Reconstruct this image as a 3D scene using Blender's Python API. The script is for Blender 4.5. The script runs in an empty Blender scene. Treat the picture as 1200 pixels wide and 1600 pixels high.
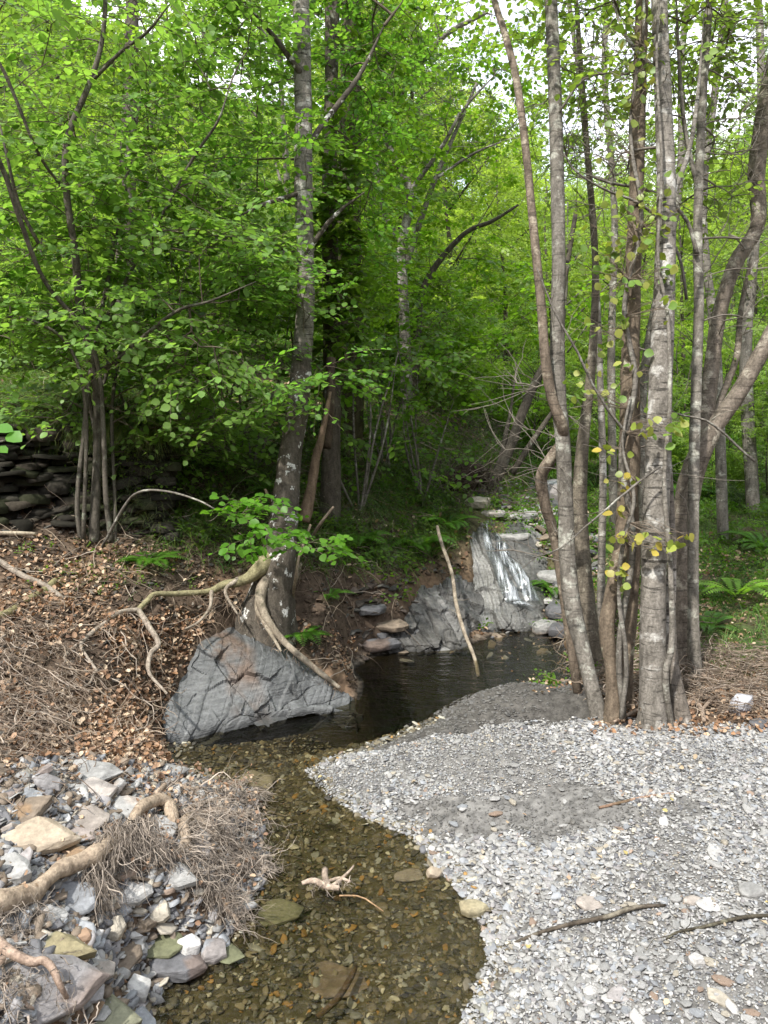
import bpy, bmesh, math, random
import numpy as np
from mathutils import Vector

random.seed(7)
rng = np.random.default_rng(11)
S = bpy.context.scene
COL = S.collection

# ------------------------------------------------------------------ camera
PITCH = math.radians(9.46)
CAMZ = 1.8
FPX = 1200.0
cam = bpy.data.cameras.new("camera")
cam.sensor_fit = 'VERTICAL'
cam.sensor_height = 36.0
cam.sensor_width = 27.0
cam.lens = 27.0
cam.clip_start = 0.05
cam.clip_end = 2000
camo = bpy.data.objects.new("camera", cam)
camo.location = (0, 0, CAMZ)
camo.rotation_euler = (math.pi / 2 - PITCH, 0, 0)
COL.objects.link(camo)
S.camera = camo

# ------------------------------------------------------------------ light
SUN_DIR = Vector((-0.36, -0.46, 0.82)).normalized()      # towards the sun
w = bpy.data.worlds.new("World")
S.world = w
w.use_nodes = True
nt = w.node_tree
nt.nodes.clear()
wo = nt.nodes.new('ShaderNodeOutputWorld')
bg = nt.nodes.new('ShaderNodeBackground')
sky = nt.nodes.new('ShaderNodeTexSky')
sky.sky_type = 'NISHITA'
sky.sun_disc = False
sky.sun_elevation = math.asin(SUN_DIR.z)
sky.sun_rotation = math.atan2(SUN_DIR.x, SUN_DIR.y)
sky.air_density = 1.0
sky.dust_density = 2.0
bg.inputs['Strength'].default_value = 0.125
# thin bright cloud over the blue
tc = nt.nodes.new('ShaderNodeTexCoord')
nz = nt.nodes.new('ShaderNodeTexNoise')
nz.inputs['Scale'].default_value = 2.2
nz.inputs['Detail'].default_value = 6
nz.inputs['Roughness'].default_value = 0.6
rp = nt.nodes.new('ShaderNodeValToRGB')
rp.color_ramp.elements[0].position = 0.36
rp.color_ramp.elements[0].color = (0.15, 0.15, 0.15, 1)
rp.color_ramp.elements[1].position = 0.58
rp.color_ramp.elements[1].color = (0.95, 0.95, 0.95, 1)
mx = nt.nodes.new('ShaderNodeMix')
mx.data_type = 'RGBA'
mx.inputs[7].default_value = (11.5, 11.8, 12.4, 1)
nt.links.new(tc.outputs['Generated'], nz.inputs['Vector'])
nt.links.new(nz.outputs['Fac'], rp.inputs['Fac'])
nt.links.new(rp.outputs['Color'], mx.inputs[0])
nt.links.new(sky.outputs['Color'], mx.inputs[6])
nt.links.new(mx.outputs[2], bg.inputs['Color'])
nt.links.new(bg.outputs['Background'], wo.inputs['Surface'])

sl = bpy.data.lights.new("sun", 'SUN')
sl.energy = 3.3
sl.angle = math.radians(1.5)
sl.color = (1.0, 0.955, 0.89)
so = bpy.data.objects.new("sun", sl)
so.rotation_euler = SUN_DIR.to_track_quat('Z', 'Y').to_euler()
COL.objects.link(so)

S.view_settings.view_transform = 'Standard'
S.view_settings.look = 'None'
S.view_settings.exposure = 0.95
S.view_settings.gamma = 1.0
S.cycles.use_denoising = True
S.cycles.max_bounces = 7
S.cycles.diffuse_bounces = 4
S.cycles.glossy_bounces = 3
S.cycles.transmission_bounces = 4
S.cycles.transparent_max_bounces = 12
S.cycles.caustics_reflective = False
S.cycles.caustics_refractive = False
S.cycles.use_adaptive_sampling = True
S.cycles.adaptive_threshold = 0.02

# ------------------------------------------------------------------ pixel <-> world helpers (pixels of the 1200x1600 photograph)
CP, SP = math.cos(PITCH), math.sin(PITCH)
def ray(px, py):
    r = (np.asarray(px, float) - 600) / FPX
    u = (800 - np.asarray(py, float)) / FPX
    return np.stack([r, CP + u * SP, -SP + u * CP], -1)
def P(px, py, d):
    v = ray(px, py) * np.asarray(d, float)[..., None]
    v[..., 2] += CAMZ
    return v
def G(px, py, z):
    r = ray(px, py)
    t = (z - CAMZ) / r[..., 2]
    v = r * np.asarray(t)[..., None]
    v[..., 2] += CAMZ
    return v
def XD(px, d, z):
    y = (d + (z - CAMZ) * SP) / CP
    return np.array([(px - 600) / FPX * d, y, z])
def proj(p):
    p = np.asarray(p, float)
    x, y, z = p[..., 0], p[..., 1], p[..., 2] - CAMZ
    f = y * CP - z * SP
    u = y * SP + z * CP
    f = np.where(f < 0.01, 0.01, f)
    return 600 + FPX * x / f, 800 - FPX * u / f, f

# ------------------------------------------------------------------ noise
_perm = rng.permutation(4096)
_val = rng.random(4096) * 2 - 1
def _h(ix, iy, iz):
    return _val[_perm[(_perm[(_perm[ix & 4095] + iy) & 4095] + iz) & 4095]]
def vnoise(p):
    p = np.asarray(p, float)
    if p.shape[-1] == 2:
        p = np.concatenate([p, np.zeros(p.shape[:-1] + (1,))], -1)
    i = np.floor(p).astype(np.int64)
    f = p - i
    f = f * f * (3 - 2 * f)
    o = 0
    for a in (0, 1):
        wa = f[..., 0] if a else 1 - f[..., 0]
        for b in (0, 1):
            wb = f[..., 1] if b else 1 - f[..., 1]
            for c in (0, 1):
                wc = f[..., 2] if c else 1 - f[..., 2]
                o = o + wa * wb * wc * _h(i[..., 0] + a, i[..., 1] + b, i[..., 2] + c)
    return o
def fbm(p, scale=1.0, oct=4, rough=0.5):
    p = np.asarray(p, float) * scale
    a, o, s = 1.0, 0, 0
    for k in range(oct):
        o = o + a * vnoise(p + 17.3 * k)
        s += a
        a *= rough
        p = p * 2.03
    return o / s
def sstep(a, b, x):
    t = np.clip((x - a) / (b - a), 0, 1)
    return t * t * (3 - 2 * t)
def polysd(pts, poly):
    """signed distance to a polygon, negative inside"""
    pts = np.asarray(pts, float)[..., :2]
    poly = np.asarray(poly, float)[:, :2]
    d = np.full(pts.shape[:-1], 1e9)
    ins = np.zeros(pts.shape[:-1], bool)
    n = len(poly)
    for i in range(n):
        a, b = poly[i], poly[(i + 1) % n]
        ab = b - a
        ap = pts - a
        t = np.clip((ap @ ab) / (ab @ ab + 1e-12), 0, 1)
        q = ap - t[..., None] * ab
        d = np.minimum(d, (q ** 2).sum(-1))
        c = ((a[1] > pts[..., 1]) != (b[1] > pts[..., 1]))
        with np.errstate(divide='ignore', invalid='ignore'):
            xx = (b[0] - a[0]) * (pts[..., 1] - a[1]) / (b[1] - a[1] + 1e-15) + a[0]
        ins ^= c & (pts[..., 0] < xx)
    d = np.sqrt(d)
    return np.where(ins, -d, d)

# ------------------------------------------------------------------ mesh soup
class Soup:
    def __init__(s):
        s.v, s.f, s.c, s.n = [], [], [], 0
    def add(s, V, Fs, C):
        V = np.asarray(V, float).reshape(-1, 3)
        C = np.asarray(C, float)
        if C.ndim == 1:
            C = np.tile(C, (len(V), 1))
        if not isinstance(Fs, list):
            Fs = [Fs]
        for F in Fs:
            F = np.asarray(F, np.int64)
            if len(F):
                s.f.append(F + s.n)
        s.v.append(V)
        s.c.append(C)
        s.n += len(V)
    def inst(s, TV, TFs, M, pos, col):
        """TV (k,3) template, M (n,3,3) rows = local axes (scaled), pos (n,3), col (n,3)"""
        n, k = len(pos), len(TV)
        if n == 0:
            return
        V = np.einsum('ki,nij->nkj', np.asarray(TV, float), M) + pos[:, None, :]
        off = (np.arange(n) * k)[:, None, None]
        Fs = [(np.asarray(F)[None] + off).reshape(-1, len(F[0])) for F in TFs]
        s.add(V.reshape(-1, 3), Fs, np.repeat(col, k, 0))
    def mesh(s, name, smooth=False):
        V = np.concatenate(s.v)
        C = np.concatenate(s.c)
        me = bpy.data.meshes.new(name)
        me.vertices.add(len(V))
        me.vertices.foreach_set('co', V.astype(np.float32).ravel())
        li = np.concatenate([F.ravel() for F in s.f])
        lt = np.concatenate([np.full(len(F), F.shape[1]) for F in s.f])
        ls = np.concatenate([[0], np.cumsum(lt)[:-1]])
        me.loops.add(len(li))
        me.loops.foreach_set('vertex_index', li.astype(np.int32))
        me.polygons.add(len(lt))
        me.polygons.foreach_set('loop_start', ls.astype(np.int32))
        me.polygons.foreach_set('loop_total', lt.astype(np.int32))
        if smooth:
            me.polygons.foreach_set('use_smooth', np.ones(len(lt), bool))
        at = me.color_attributes.new('Col', 'FLOAT_COLOR', 'POINT')
        at.data.foreach_set('color', np.concatenate([C, np.ones((len(C), 1))], 1).astype(np.float32).ravel())
        me.update(calc_edges=True)
        return me
    def build(s, name, mat, parent=None, smooth=False):
        o = bpy.data.objects.new(name, s.mesh(name, smooth))
        o.data.materials.append(mat)
        COL.objects.link(o)
        if parent:
            o.parent = parent
            o.matrix_parent_inverse.identity()
            # geometry is in world coordinates: shift it to the parent's base
            loc = parent.location
            if loc.length > 0:
                from mathutils import Matrix
                o.data.transform(Matrix.Translation(-loc))
        return o

def tag(o, label=None, cat=None, group=None, kind=None):
    if label: o['label'] = label
    if cat: o['category'] = cat
    if group: o['group'] = group
    if kind: o['kind'] = kind
    return o
def empty(name, loc, label, cat, group=None):
    o = bpy.data.objects.new(name, None)
    o.empty_display_size = 0.2
    o.location = Vector([float(c) for c in loc])
    COL.objects.link(o)
    return tag(o, label, cat, group)

def under(o, root, kind):
    '''make a part of root a sub-part of root's first part of that kind (all share root's frame)'''
    for ch in root.children:
        if ch.name.split('.')[0] == kind:
            o.parent = ch
            break
    return o
def norm(v):
    return v / (np.linalg.norm(v, axis=-1, keepdims=True) + 1e-12)

# ------------------------------------------------------------------ tubes
def spline(pts, n):
    """Catmull-Rom through pts (k,m) -> (n,m)"""
    p = np.asarray(pts, float)
    if len(p) == 2:
        t = np.linspace(0, 1, n)[:, None]
        return p[0] * (1 - t) + p[1] * t
    q = np.vstack([2 * p[0] - p[1], p, 2 * p[-1] - p[-2]])
    t = np.linspace(0, len(p) - 1 - 1e-9, n)
    i = t.astype(int)
    f = (t - i)[:, None]
    a, b, c, d = q[i], q[i + 1], q[i + 2], q[i + 3]
    return 0.5 * ((2 * b) + (-a + c) * f + (2 * a - 5 * b + 4 * c - d) * f ** 2 + (-a + 3 * b - 3 * c + d) * f ** 3)

def tubes(soup, Pth, R, sides, col, bumpy=0.0, cap=False):
    """Pth (N,n,3), R (N,n), col (N,3) or (3,)"""
    Pth = np.asarray(Pth, float)
    if Pth.ndim == 2:
        Pth = Pth[None]
        R = np.asarray(R)[None]
    N, n = Pth.shape[:2]
    R = np.broadcast_to(np.asarray(R, float), (N, n))
    T = np.gradient(Pth, axis=1)
    T = norm(T)
    mean = norm(Pth[:, -1] - Pth[:, 0])
    k = np.argmin(np.abs(mean), axis=1)
    ref = np.eye(3)[k][:, None, :]
    U = norm(np.cross(T, ref))
    W = np.cross(T, U)
    a = np.arange(sides) * 2 * np.pi / sides
    V = Pth[:, :, None, :] + R[:, :, None, None] * (np.cos(a)[:, None] * U[:, :, None, :] + np.sin(a)[:, None] * W[:, :, None, :])
    if bumpy > 0:
        nn = fbm(V, 7.0, 3) * 0.6 + fbm(V * np.array([1, 1, .35]), 30.0, 2) * 0.4
        V = V + (V - Pth[:, :, None, :]) * (nn * bumpy)[..., None]
    idx = np.arange(N * n * sides).reshape(N, n, sides)
    A = idx[:, :-1, :]
    B = idx[:, 1:, :]
    F = np.stack([A, np.roll(A, -1, 2), np.roll(B, -1, 2), B], -1).reshape(-1, 4)
    col = np.asarray(col, float)
    C = np.tile(col, (N, 1)) if col.ndim == 1 else col
    Fs = [F]
    if cap:
        Fs.append(idx[:, -1, :])
        Fs.append(idx[:, 0, ::-1])
    soup.add(V, Fs, np.repeat(C, n * sides, 0))

def limb(soup, pts, sides=12, col=(0.2, 0.18, 0.15), step=0.04, bumpy=0.12, cap=True, wob=0.0):
    """pts: rows x,y,z,r"""
    p = np.asarray(pts, float)
    L = np.linalg.norm(np.diff(p[:, :3], axis=0), axis=1).sum()
    q = spline(p, max(4, int(L / step)))
    c = q[:, :3]
    if wob:
        c = c + np.stack([fbm(c + k * 31, 3.0, 3) for k in range(3)], -1) * wob
    tubes(soup, c, np.maximum(q[:, 3], .0008), sides, col, bumpy, cap)
    return q

def wander(base, d, L, n, amp, g=0.0):
    """N wandering paths: base (N,3), d (N,3), L (N,)"""
    N = len(base)
    out = [base]
    cur = base.copy()
    dd = norm(d)
    for k in range(n - 1):
        dd = norm(dd + rng.normal(0, amp, (N, 3)) + np.array([0, 0, g]))
        cur = cur + dd * (L / (n - 1))[:, None]
        out.append(cur)
    return np.stack(out, 1)

# ------------------------------------------------------------------ materials
def newmat(name):
    m = bpy.data.materials.new(name)
    m.use_nodes = True
    n = m.node_tree
    n.nodes.clear()
    return m, n, n.nodes, n.links
def N_(n, t, **kw):
    x = n.nodes.new(t)
    for k, v in kw.items():
        x.inputs[k].default_value = v
    return x
def noise_node(n, scale, detail=5, rough=0.55, vec=None, stretch=None):
    x = N_(n, 'ShaderNodeTexNoise', Scale=scale, Detail=detail, Roughness=rough)
    tcn = n.nodes.new('ShaderNodeTexCoord')
    src = tcn.outputs['Object']
    if stretch:
        mp = n.nodes.new('ShaderNodeMapping')
        mp.inputs['Scale'].default_value = stretch[0]
        mp.inputs['Rotation'].default_value = stretch[1] if len(stretch) > 1 else (0, 0, 0)
        n.links.new(src, mp.inputs['Vector'])
        src = mp.outputs['Vector']
    n.links.new(src, x.inputs['Vector'])
    return x
def ramp(n, src, p0, c0, p1, c1):
    r = n.nodes.new('ShaderNodeValToRGB')
    r.color_ramp.elements[0].position = p0
    r.color_ramp.elements[0].color = (*c0, 1) if hasattr(c0, '__len__') else (c0, c0, c0, 1)
    r.color_ramp.elements[1].position = p1
    r.color_ramp.elements[1].color = (*c1, 1) if hasattr(c1, '__len__') else (c1, c1, c1, 1)
    n.links.new(src, r.inputs['Fac'])
    return r.outputs['Color']
def mixc(n, fac, a, b, mode='MIX'):
    m = n.nodes.new('ShaderNodeMix')
    m.data_type = 'RGBA'
    m.blend_type = mode
    for s, v in ((0, fac), (6, a), (7, b)):
        if isinstance(v, (int, float)):
            m.inputs[s].default_value = v
        elif isinstance(v, tuple):
            m.inputs[s].default_value = (*v, 1)
        else:
            n.links.new(v, m.inputs[s])
    return m.outputs[2]
def bump(n, src, strength, dist):
    b = N_(n, 'ShaderNodeBump', Strength=strength, Distance=dist)
    n.links.new(src, b.inputs['Height'])
    return b.outputs['Normal']
def attr(n):
    a = n.nodes.new('ShaderNodeAttribute')
    a.attribute_name = 'Col'
    return a.outputs['Color']
def princ(n, col, rough, nor=None, spec=0.4):
    p = n.nodes.new('ShaderNodeBsdfPrincipled')
    for k, v in (('Base Color', col), ('Roughness', rough)):
        if isinstance(v, (int, float)):
            p.inputs[k].default_value = v
        elif isinstance(v, tuple):
            p.inputs[k].default_value = (*v, 1)
        else:
            n.links.new(v, p.inputs[k])
    p.inputs['Specular IOR Level'].default_value = spec
    if nor is not None:
        n.links.new(nor, p.inputs['Normal'])
    return p
def out(n, sh):
    o = n.nodes.new('ShaderNodeOutputMaterial')
    n.links.new(sh, o.inputs['Surface'])

def mat_leaf(name, rough=0.42, tr=0.56, trcol=(1.55, 1.55, 0.8)):
    m, n, nd, lk = newmat(name)
    c = attr(n)
    p = princ(n, c, rough, spec=0.35)
    t = nd.new('ShaderNodeBsdfTranslucent')
    lk.new(mixc(n, 1.0, c, trcol, 'MULTIPLY'), t.inputs['Color'])
    mxs = nd.new('ShaderNodeMixShader')
    mxs.inputs[0].default_value = tr
    lk.new(p.outputs[0], mxs.inputs[1])
    lk.new(t.outputs[0], mxs.inputs[2])
    out(n, mxs.outputs[0])
    return m

def mat_stone(name, scale=1.0, rough=0.72, stretch=((1, 1, 4),), bstr=0.5):
    m, n, nd, lk = newmat(name)
    c = attr(n)
    a = noise_node(n, 14 * scale, 6, 0.65, stretch=stretch)
    b = noise_node(n, 60 * scale, 4, 0.6)
    c = mixc(n, 1.0, c, ramp(n, a.outputs['Fac'], 0.3, 0.62, 0.7, 1.3), 'MULTIPLY')
    c = mixc(n, 1.0, c, ramp(n, b.outputs['Fac'], 0.3, 0.8, 0.7, 1.18), 'MULTIPLY')
    h = mixc(n, 0.35, a.outputs['Fac'], b.outputs['Fac'])
    p = princ(n, c, rough, bump(n, h, bstr, 0.02 / scale), 0.35)
    out(n, p.outputs[0])
    return m

def mat_bark(name, dark, light, patch, pscale=9.0, thr=(0.52, 0.6), bands=0.0):
    m, n, nd, lk = newmat(name)
    a = noise_node(n, 26, 6, 0.7, stretch=((1, 1, .3),))
    b = noise_node(n, pscale, 5, 0.65)
    d = noise_node(n, 90, 3, 0.6)
    c = mixc(n, ramp(n, a.outputs['Fac'], 0.35, 0.0, 0.68, 1.0), dark, light)
    c = mixc(n, ramp(n, b.outputs['Fac'], thr[0], 0.0, thr[1], 1.0), c, patch)
    if bands:
        e = noise_node(n, 13, 4, 0.6, stretch=((.6, .6, 5),))
        c = mixc(n, ramp(n, e.outputs['Fac'], 0.56, 0.0, 0.64, bands), c, tuple(x * .35 for x in dark))
    c = mixc(n, 1.0, c, ramp(n, d.outputs['Fac'], 0.3, 0.7, 0.7, 1.25), 'MULTIPLY')
    c = mixc(n, 0.0, c, (1, 1, 1))
    att = attr(n)
    c = mixc(n, 1.0, c, att, 'MULTIPLY')
    h = mixc(n, 0.5, a.outputs['Fac'], d.outputs['Fac'])
    p = princ(n, c, 0.85, bump(n, h, 0.7, 0.012), 0.2)
    out(n, p.outputs[0])
    return m

def mat_plain(name, rough=0.8, var=(0.7, 1.25), scale=25, spec=0.25, bstr=0.3):
    m, n, nd, lk = newmat(name)
    c = attr(n)
    a = noise_node(n, scale, 5, 0.65)
    c = mixc(n, 1.0, c, ramp(n, a.outputs['Fac'], 0.3, var[0], 0.7, var[1]), 'MULTIPLY')
    p = princ(n, c, rough, bump(n, a.outputs['Fac'], bstr, 0.01), spec)
    out(n, p.outputs[0])
    return m

M_leaf = mat_leaf('leaf_green')
M_ivy = mat_leaf('vine_leaf', 0.4, 0.4, (1.3, 1.25, .6))
M_grass = mat_leaf('grass_green', 0.55, 0.3)
M_dry = mat_leaf('dry_leaf', 0.7, 0.15, (1.1, 1, .8))
M_twig = mat_plain('twig_bark', 0.85)
M_chip = mat_plain('slate_chip', 0.62, (0.82, 1.15), 60, 0.3)
M_stone = mat_stone('slate_stone', 1.0)
M_rock = mat_stone('layered_rock', 0.9, 0.55, ((1, 1, 7), (0.5, -0.7, 0.2)), 0.8)
M_crumb = mat_plain('soil_crumb', 0.95, (0.6, 1.3), 40, 0.1, .5)
M_soil = mat_plain('soil', 0.92, (0.4, 1.5), 22, 0.15, 1.0)
M_bark_lichen = mat_bark('bark_lichen', (0.05, 0.043, 0.034), (0.13, 0.112, 0.09), (0.55, 0.55, 0.52), 13, (0.58, 0.61))
M_bark_birch = mat_bark('bark_pale', (0.10, 0.091, 0.077), (0.27, 0.248, 0.215), (0.46, 0.45, 0.415), 8, (0.54, 0.64), 0.85)
M_bark_dark = mat_bark('bark_dark', (0.045, 0.038, 0.03), (0.11, 0.095, 0.075), (0.20, 0.21, 0.17), 12, (0.6, 0.68))
M_bark_grey = mat_bark('bark_grey', (0.085, 0.077, 0.064), (0.225, 0.207, 0.178), (0.36, 0.36, 0.31), 10, (0.55, 0.65), 0.6)
M_bark_thin = mat_bark('bark_thin', (0.055, 0.048, 0.038), (0.15, 0.135, 0.11), (0.2, 0.21, 0.16), 12, (0.58, 0.66))
M_bark_root = mat_bark('bark_root', (0.17, 0.14, 0.11), (0.40, 0.345, 0.28), (0.13, 0.12, 0.085), 8, (0.6, 0.7))

# ================================================================== TERRAIN
WATER = [G(*p) for p in [
    (225, 1640, 0), (232, 1560, 0), (262, 1515, 0), (335, 1490, 0), (375, 1430, 0), (405, 1370, 0), (400, 1300, 0), (392, 1250, 0), (330, 1215, 0),
    (280, 1200, 0), (268, 1172, 0), (310, 1152, 0), (380, 1132, 0), (460, 1114, 0), (560, 1095, 0), (570, 1070, 0), (552, 1046, 0),
    (580, 1028, 0), (622, 1016, 0), (690, 1013, 0), (745, 1003, 0), (790, 986, 0), (840, 982, 0), (885, 995, 0), (905, 1040, 0), (925, 1066, 0),
    (850, 1070, 0), (780, 1074, 0), (730, 1090, 0), (688, 1112, 0), (676, 1126, 0), (600, 1158, 0), (525, 1185, 0), (488, 1205, 0), (520, 1240, 0), (580, 1275, 0),
    (650, 1302, 0), (690, 1350, 0), (735, 1395, 0), (768, 1450, 0), (775, 1500, 0), (755, 1550, 0), (738, 1600, 0), (720, 1660, 0)]]
WATER += [np.array([0.1, 1.0, 0]), np.array([-0.2, 0.2, 0]), np.array([-0.9, 0.2, 0]), np.array([-0.85, 1.2, 0])]
WATER = np.array(WATER)
SLAB_FP = np.array([P(*p) for p in [(348, 968, 4.64), (400, 968, 4.72), (450, 1002, 4.66), (520, 1054, 4.58), (548, 1076, 4.5), (560, 1096, 4.35), (460, 1112, 4.15), (380, 1125, 4.0), (310, 1150, 3.9), (265, 1150, 3.9), (280, 1080, 4.15)]])
FALL_FP = np.array([P(*p) for p in [(735, 820, 6.6), (800, 825, 6.55), (860, 855, 6.5), (860, 960, 5.9), (860, 976, 5.75), (745, 985, 5.6), (690, 1010, 5.3), (625, 1010, 5.25), (628, 960, 5.4), (655, 905, 5.85), (735, 905, 6.1)]])

CG = [(850, 1600, .08), (1000, 1600, .12), (1200, 1600, .16), (900, 1450, .10), (1050, 1450, .16), (1200, 1450, .2), (790, 1350, .06), (900, 1350, .14), (1050, 1350, .2),
      (1200, 1350, .22), (720, 1260, .1), (850, 1250, .15), (1000, 1250, .2), (1200, 1250, .24), (640, 1190, .07), (750, 1160, .14), (850, 1140, .17), (950, 1135, .2),
      (1050, 1140, .22), (1200, 1150, .24), (700, 1135, .12), (760, 1129, .17), (850, 1126, .20), (930, 1124, .21), (900, 1122, .21), (800, 1127, .19)]
CP_ = [(920, 1000, 4.6), (890, 965, 5.75), (960, 950, 5.5), (1150, 1090, 3.9), (1040, 1060, 4.2), (1150, 1000, 4.8), (1180, 930, 5.6), (1100, 850, 6.8), (1180, 800, 7.5), (1150, 720, 9), (1180, 640, 11.5),
       (1100, 560, 16), (1200, 450, 24), (1000, 650, 12), (900, 700, 11), (900, 800, 8.2), (1000, 880, 6.5),
       (760, 800, 6.8), (800, 780, 7.6), (830, 755, 9), (840, 735, 10), (860, 700, 13), (860, 850, 6.6),
       (600, 990, 4.95), (600, 900, 5.4), (500, 900, 5.0), (520, 960, 4.8), (540, 1030, 4.5), (480, 830, 5.4), (600, 820, 6.0), (680, 860, 6.2), (600, 740, 6.8), (680, 780, 7),
       (600, 680, 7.8), (640, 650, 8.3), (700, 720, 7.8), (740, 760, 7.6), (560, 640, 8), (500, 640, 7.2), (400, 700, 6.3), (420, 780, 5.6), (430, 870, 4.9), (340, 930, 4.6),
       (300, 860, 4.8), (300, 760, 5.4), (300, 650, 6.2), (350, 560, 8), (150, 840, 4.7), (50, 840, 4.5), (0, 830, 4.4), (130, 790, 4.95), (130, 650, 5.2), (0, 670, 4.9), (0, 800, 4.7),
       (220, 800, 5.05), (220, 660, 5.6), (250, 1110, 3.98), (254, 1070, 4.12), (284, 1015, 4.32), (325, 965, 4.58), (360, 945, 4.75), (455, 990, 4.76), (510, 1030, 4.68), (552, 1068, 4.56),
       (50, 610, 6), (50, 560, 7.5), (200, 560, 8), (0, 480, 10), (300, 480, 11), (150, 400, 14), (500, 560, 10), (600, 580, 10), (620, 520, 14), (720, 600, 13),
       (600, 450, 25), (800, 480, 28), (750, 390, 48), (750, 340, 90), (300, 300, 35), (0, 250, 30), (1100, 400, 35), (1100, 350, 60),
       (200, 1000, 3.9), (100, 1000, 3.7), (0, 1000, 3.5), (0, 900, 4.1), (100, 920, 4.2), (250, 940, 4.3), (150, 1100, 3.4), (230, 1160, 3.4), (0, 1100, 3.1), (0, 1200, 2.75),
       (120, 1200, 2.9), (225, 1195, 3.2), (0, 1300, 2.4), (100, 1300, 2.55), (200, 1300, 2.7), (300, 1280, 2.95), (350, 1250, 3.15), (0, 1400, 2.15), (120, 1400, 2.3), (250, 1400, 2.45), (320, 1410, 2.53),
       (0, 1500, 1.95), (130, 1500, 2.08), (200, 1500, 2.18), (0, 1600, 1.78), (120, 1600, 1.9), (190, 1600, 2.05)]
CW = [(-3, 0, .6), (0.3, .3, .12), (2, .3, .25), (-1.6, .6, .4), (-3.2, 1.5, .75), (4, 2, .4), (6, 4, .7), (-5, 4, 1.7), (-8, 6, 3), (0, -4, .3), (-6, -5, 2), (6, -5, 1), (-30, 0, 12), (30, 0, 9), (0, -40, 6),
      (-60, 30, 26), (60, 30, 20), (0, 160, 34), (-90, 160, 60), (90, 160, 50), (-160, -100, 50), (160, -100, 40), (3.2, 3.5, .3), (3.6, 5, .45)]
MND = [XD(px, d, z * k) for px, k in ((740, .7), (790, .95), (845, 1), (900, 1.05)) for d, z in ((3.84, .035), (3.93, .05), (4.04, .11), (4.18, .14), (4.32, .12), (4.45, .05))]
ctl = MND + [G(*p) for p in CG] + [P(*p) for p in CP_] + [np.array(p, float) for p in CW] + [np.array([p[0], p[1], .015]) for p in WATER[:46]]
ctl = np.array(ctl)
def _sc(xy):      # compress far distances
    r = np.linalg.norm(xy, axis=-1, keepdims=True)
    return xy / (1 + r / 12.0)
_cx = _sc(ctl[:, :2])
_K = np.linalg.norm(_cx[:, None] - _cx[None], axis=-1)
_A = np.zeros((len(ctl) + 3,) * 2)
_A[:-3, :-3] = _K - np.eye(len(ctl)) * 0.004
_A[:-3, -3:] = np.c_[np.ones(len(ctl)), _cx]
_A[-3:, :-3] = _A[:-3, -3:].T
_wt = np.linalg.solve(_A, np.r_[ctl[:, 2], 0, 0, 0])
def H(x, y, detail=True):
    xy = np.stack([np.asarray(x, float), np.asarray(y, float)], -1)
    shp = xy.shape[:-1]
    xy = xy.reshape(-1, 2)
    res = np.empty(len(xy))
    for i in range(0, len(xy), 20000):
        q = _sc(xy[i:i + 20000])
        K = np.linalg.norm(q[:, None] - _cx[None], axis=-1)
        res[i:i + 20000] = K @ _wt[:-3] + _wt[-3] + q @ _wt[-2:]
    sd = polysd(xy, WATER)
    r = np.linalg.norm(xy, axis=1)
    if detail:
        grav = (sd > 0) & (xy[:, 0] > 0.1) & (xy[:, 1] < 3.5)
        amp = np.where(grav, 0.3, 1.0) * sstep(0, .3, sd)
        res = res + fbm(xy, 2.5, 4) * 0.035 * amp * (1 + r / 6)
        res = res + grav * fbm(xy + 2, 1.3, 2) * .035 * sstep(0, .5, sd)
        res = res + fbm(xy + 5, 11, 3) * 0.012 * np.clip(amp, .3, 1)
    out_ = np.maximum(res, 0.012) * sstep(-0.02, .16, sd) + 0.0 * sd
    pool = sstep(3.6, 4.2, xy[:, 1])
    depth = 0.10 * sstep(0, .5, -sd) + 0.02 + pool * 0.6 * sstep(0, .4, -sd)
    ins = -depth * sstep(0, .10, -sd)
    if detail:
        ins = ins + fbm(xy, 6, 4) * .018 * sstep(0, .2, -sd)
    h = np.where(sd < 0, ins, out_)
    for fp in (SLAB_FP, FALL_FP):
        s2 = polysd(xy, fp)
        h = h - 0.30 * sstep(0.02, -0.14, s2)
    return h.reshape(shp)

def T(px, py, lift=0.0):
    r = ray(px, py)
    ts = np.geomspace(1.2, 120, 1500)
    p = r * ts[:, None]
    z = p[:, 2] + CAMZ
    k = np.argmax(z < H(p[:, 0], p[:, 1]))
    if k == 0:
        k = len(ts) - 1
    q = p[k].copy()
    q[2] = H(q[0], q[1]) + lift
    return q
def Tn(pxy, lift=0.0):
    return np.array([T(a, b, lift) for a, b in pxy])

GRAVEL = [G(*p) for p in [(738, 1600, 0), (755, 1550, 0), (775, 1500, 0), (768, 1450, 0), (735, 1395, 0), (690, 1350, 0), (650, 1302, 0), (580, 1275, 0), (520, 1240, 0), (488, 1205, 0), (525, 1185, 0), (600, 1158, 0), (676, 1126, 0),
                        (688, 1112, 0), (730, 1090, 0), (780, 1074, 0), (850, 1070, 0), (925, 1066, .05), (945, 1118, .2), (1000, 1128, .2), (1100, 1138, .22), (1260, 1142, .24)]]
GRAVEL += [np.array([4.5, 2.5, 0]), np.array([4.5, -1, 0]), np.array([-.1, -1, 0]), np.array([.05, 1, 0])]
GRAVEL = np.array(GRAVEL)

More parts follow.
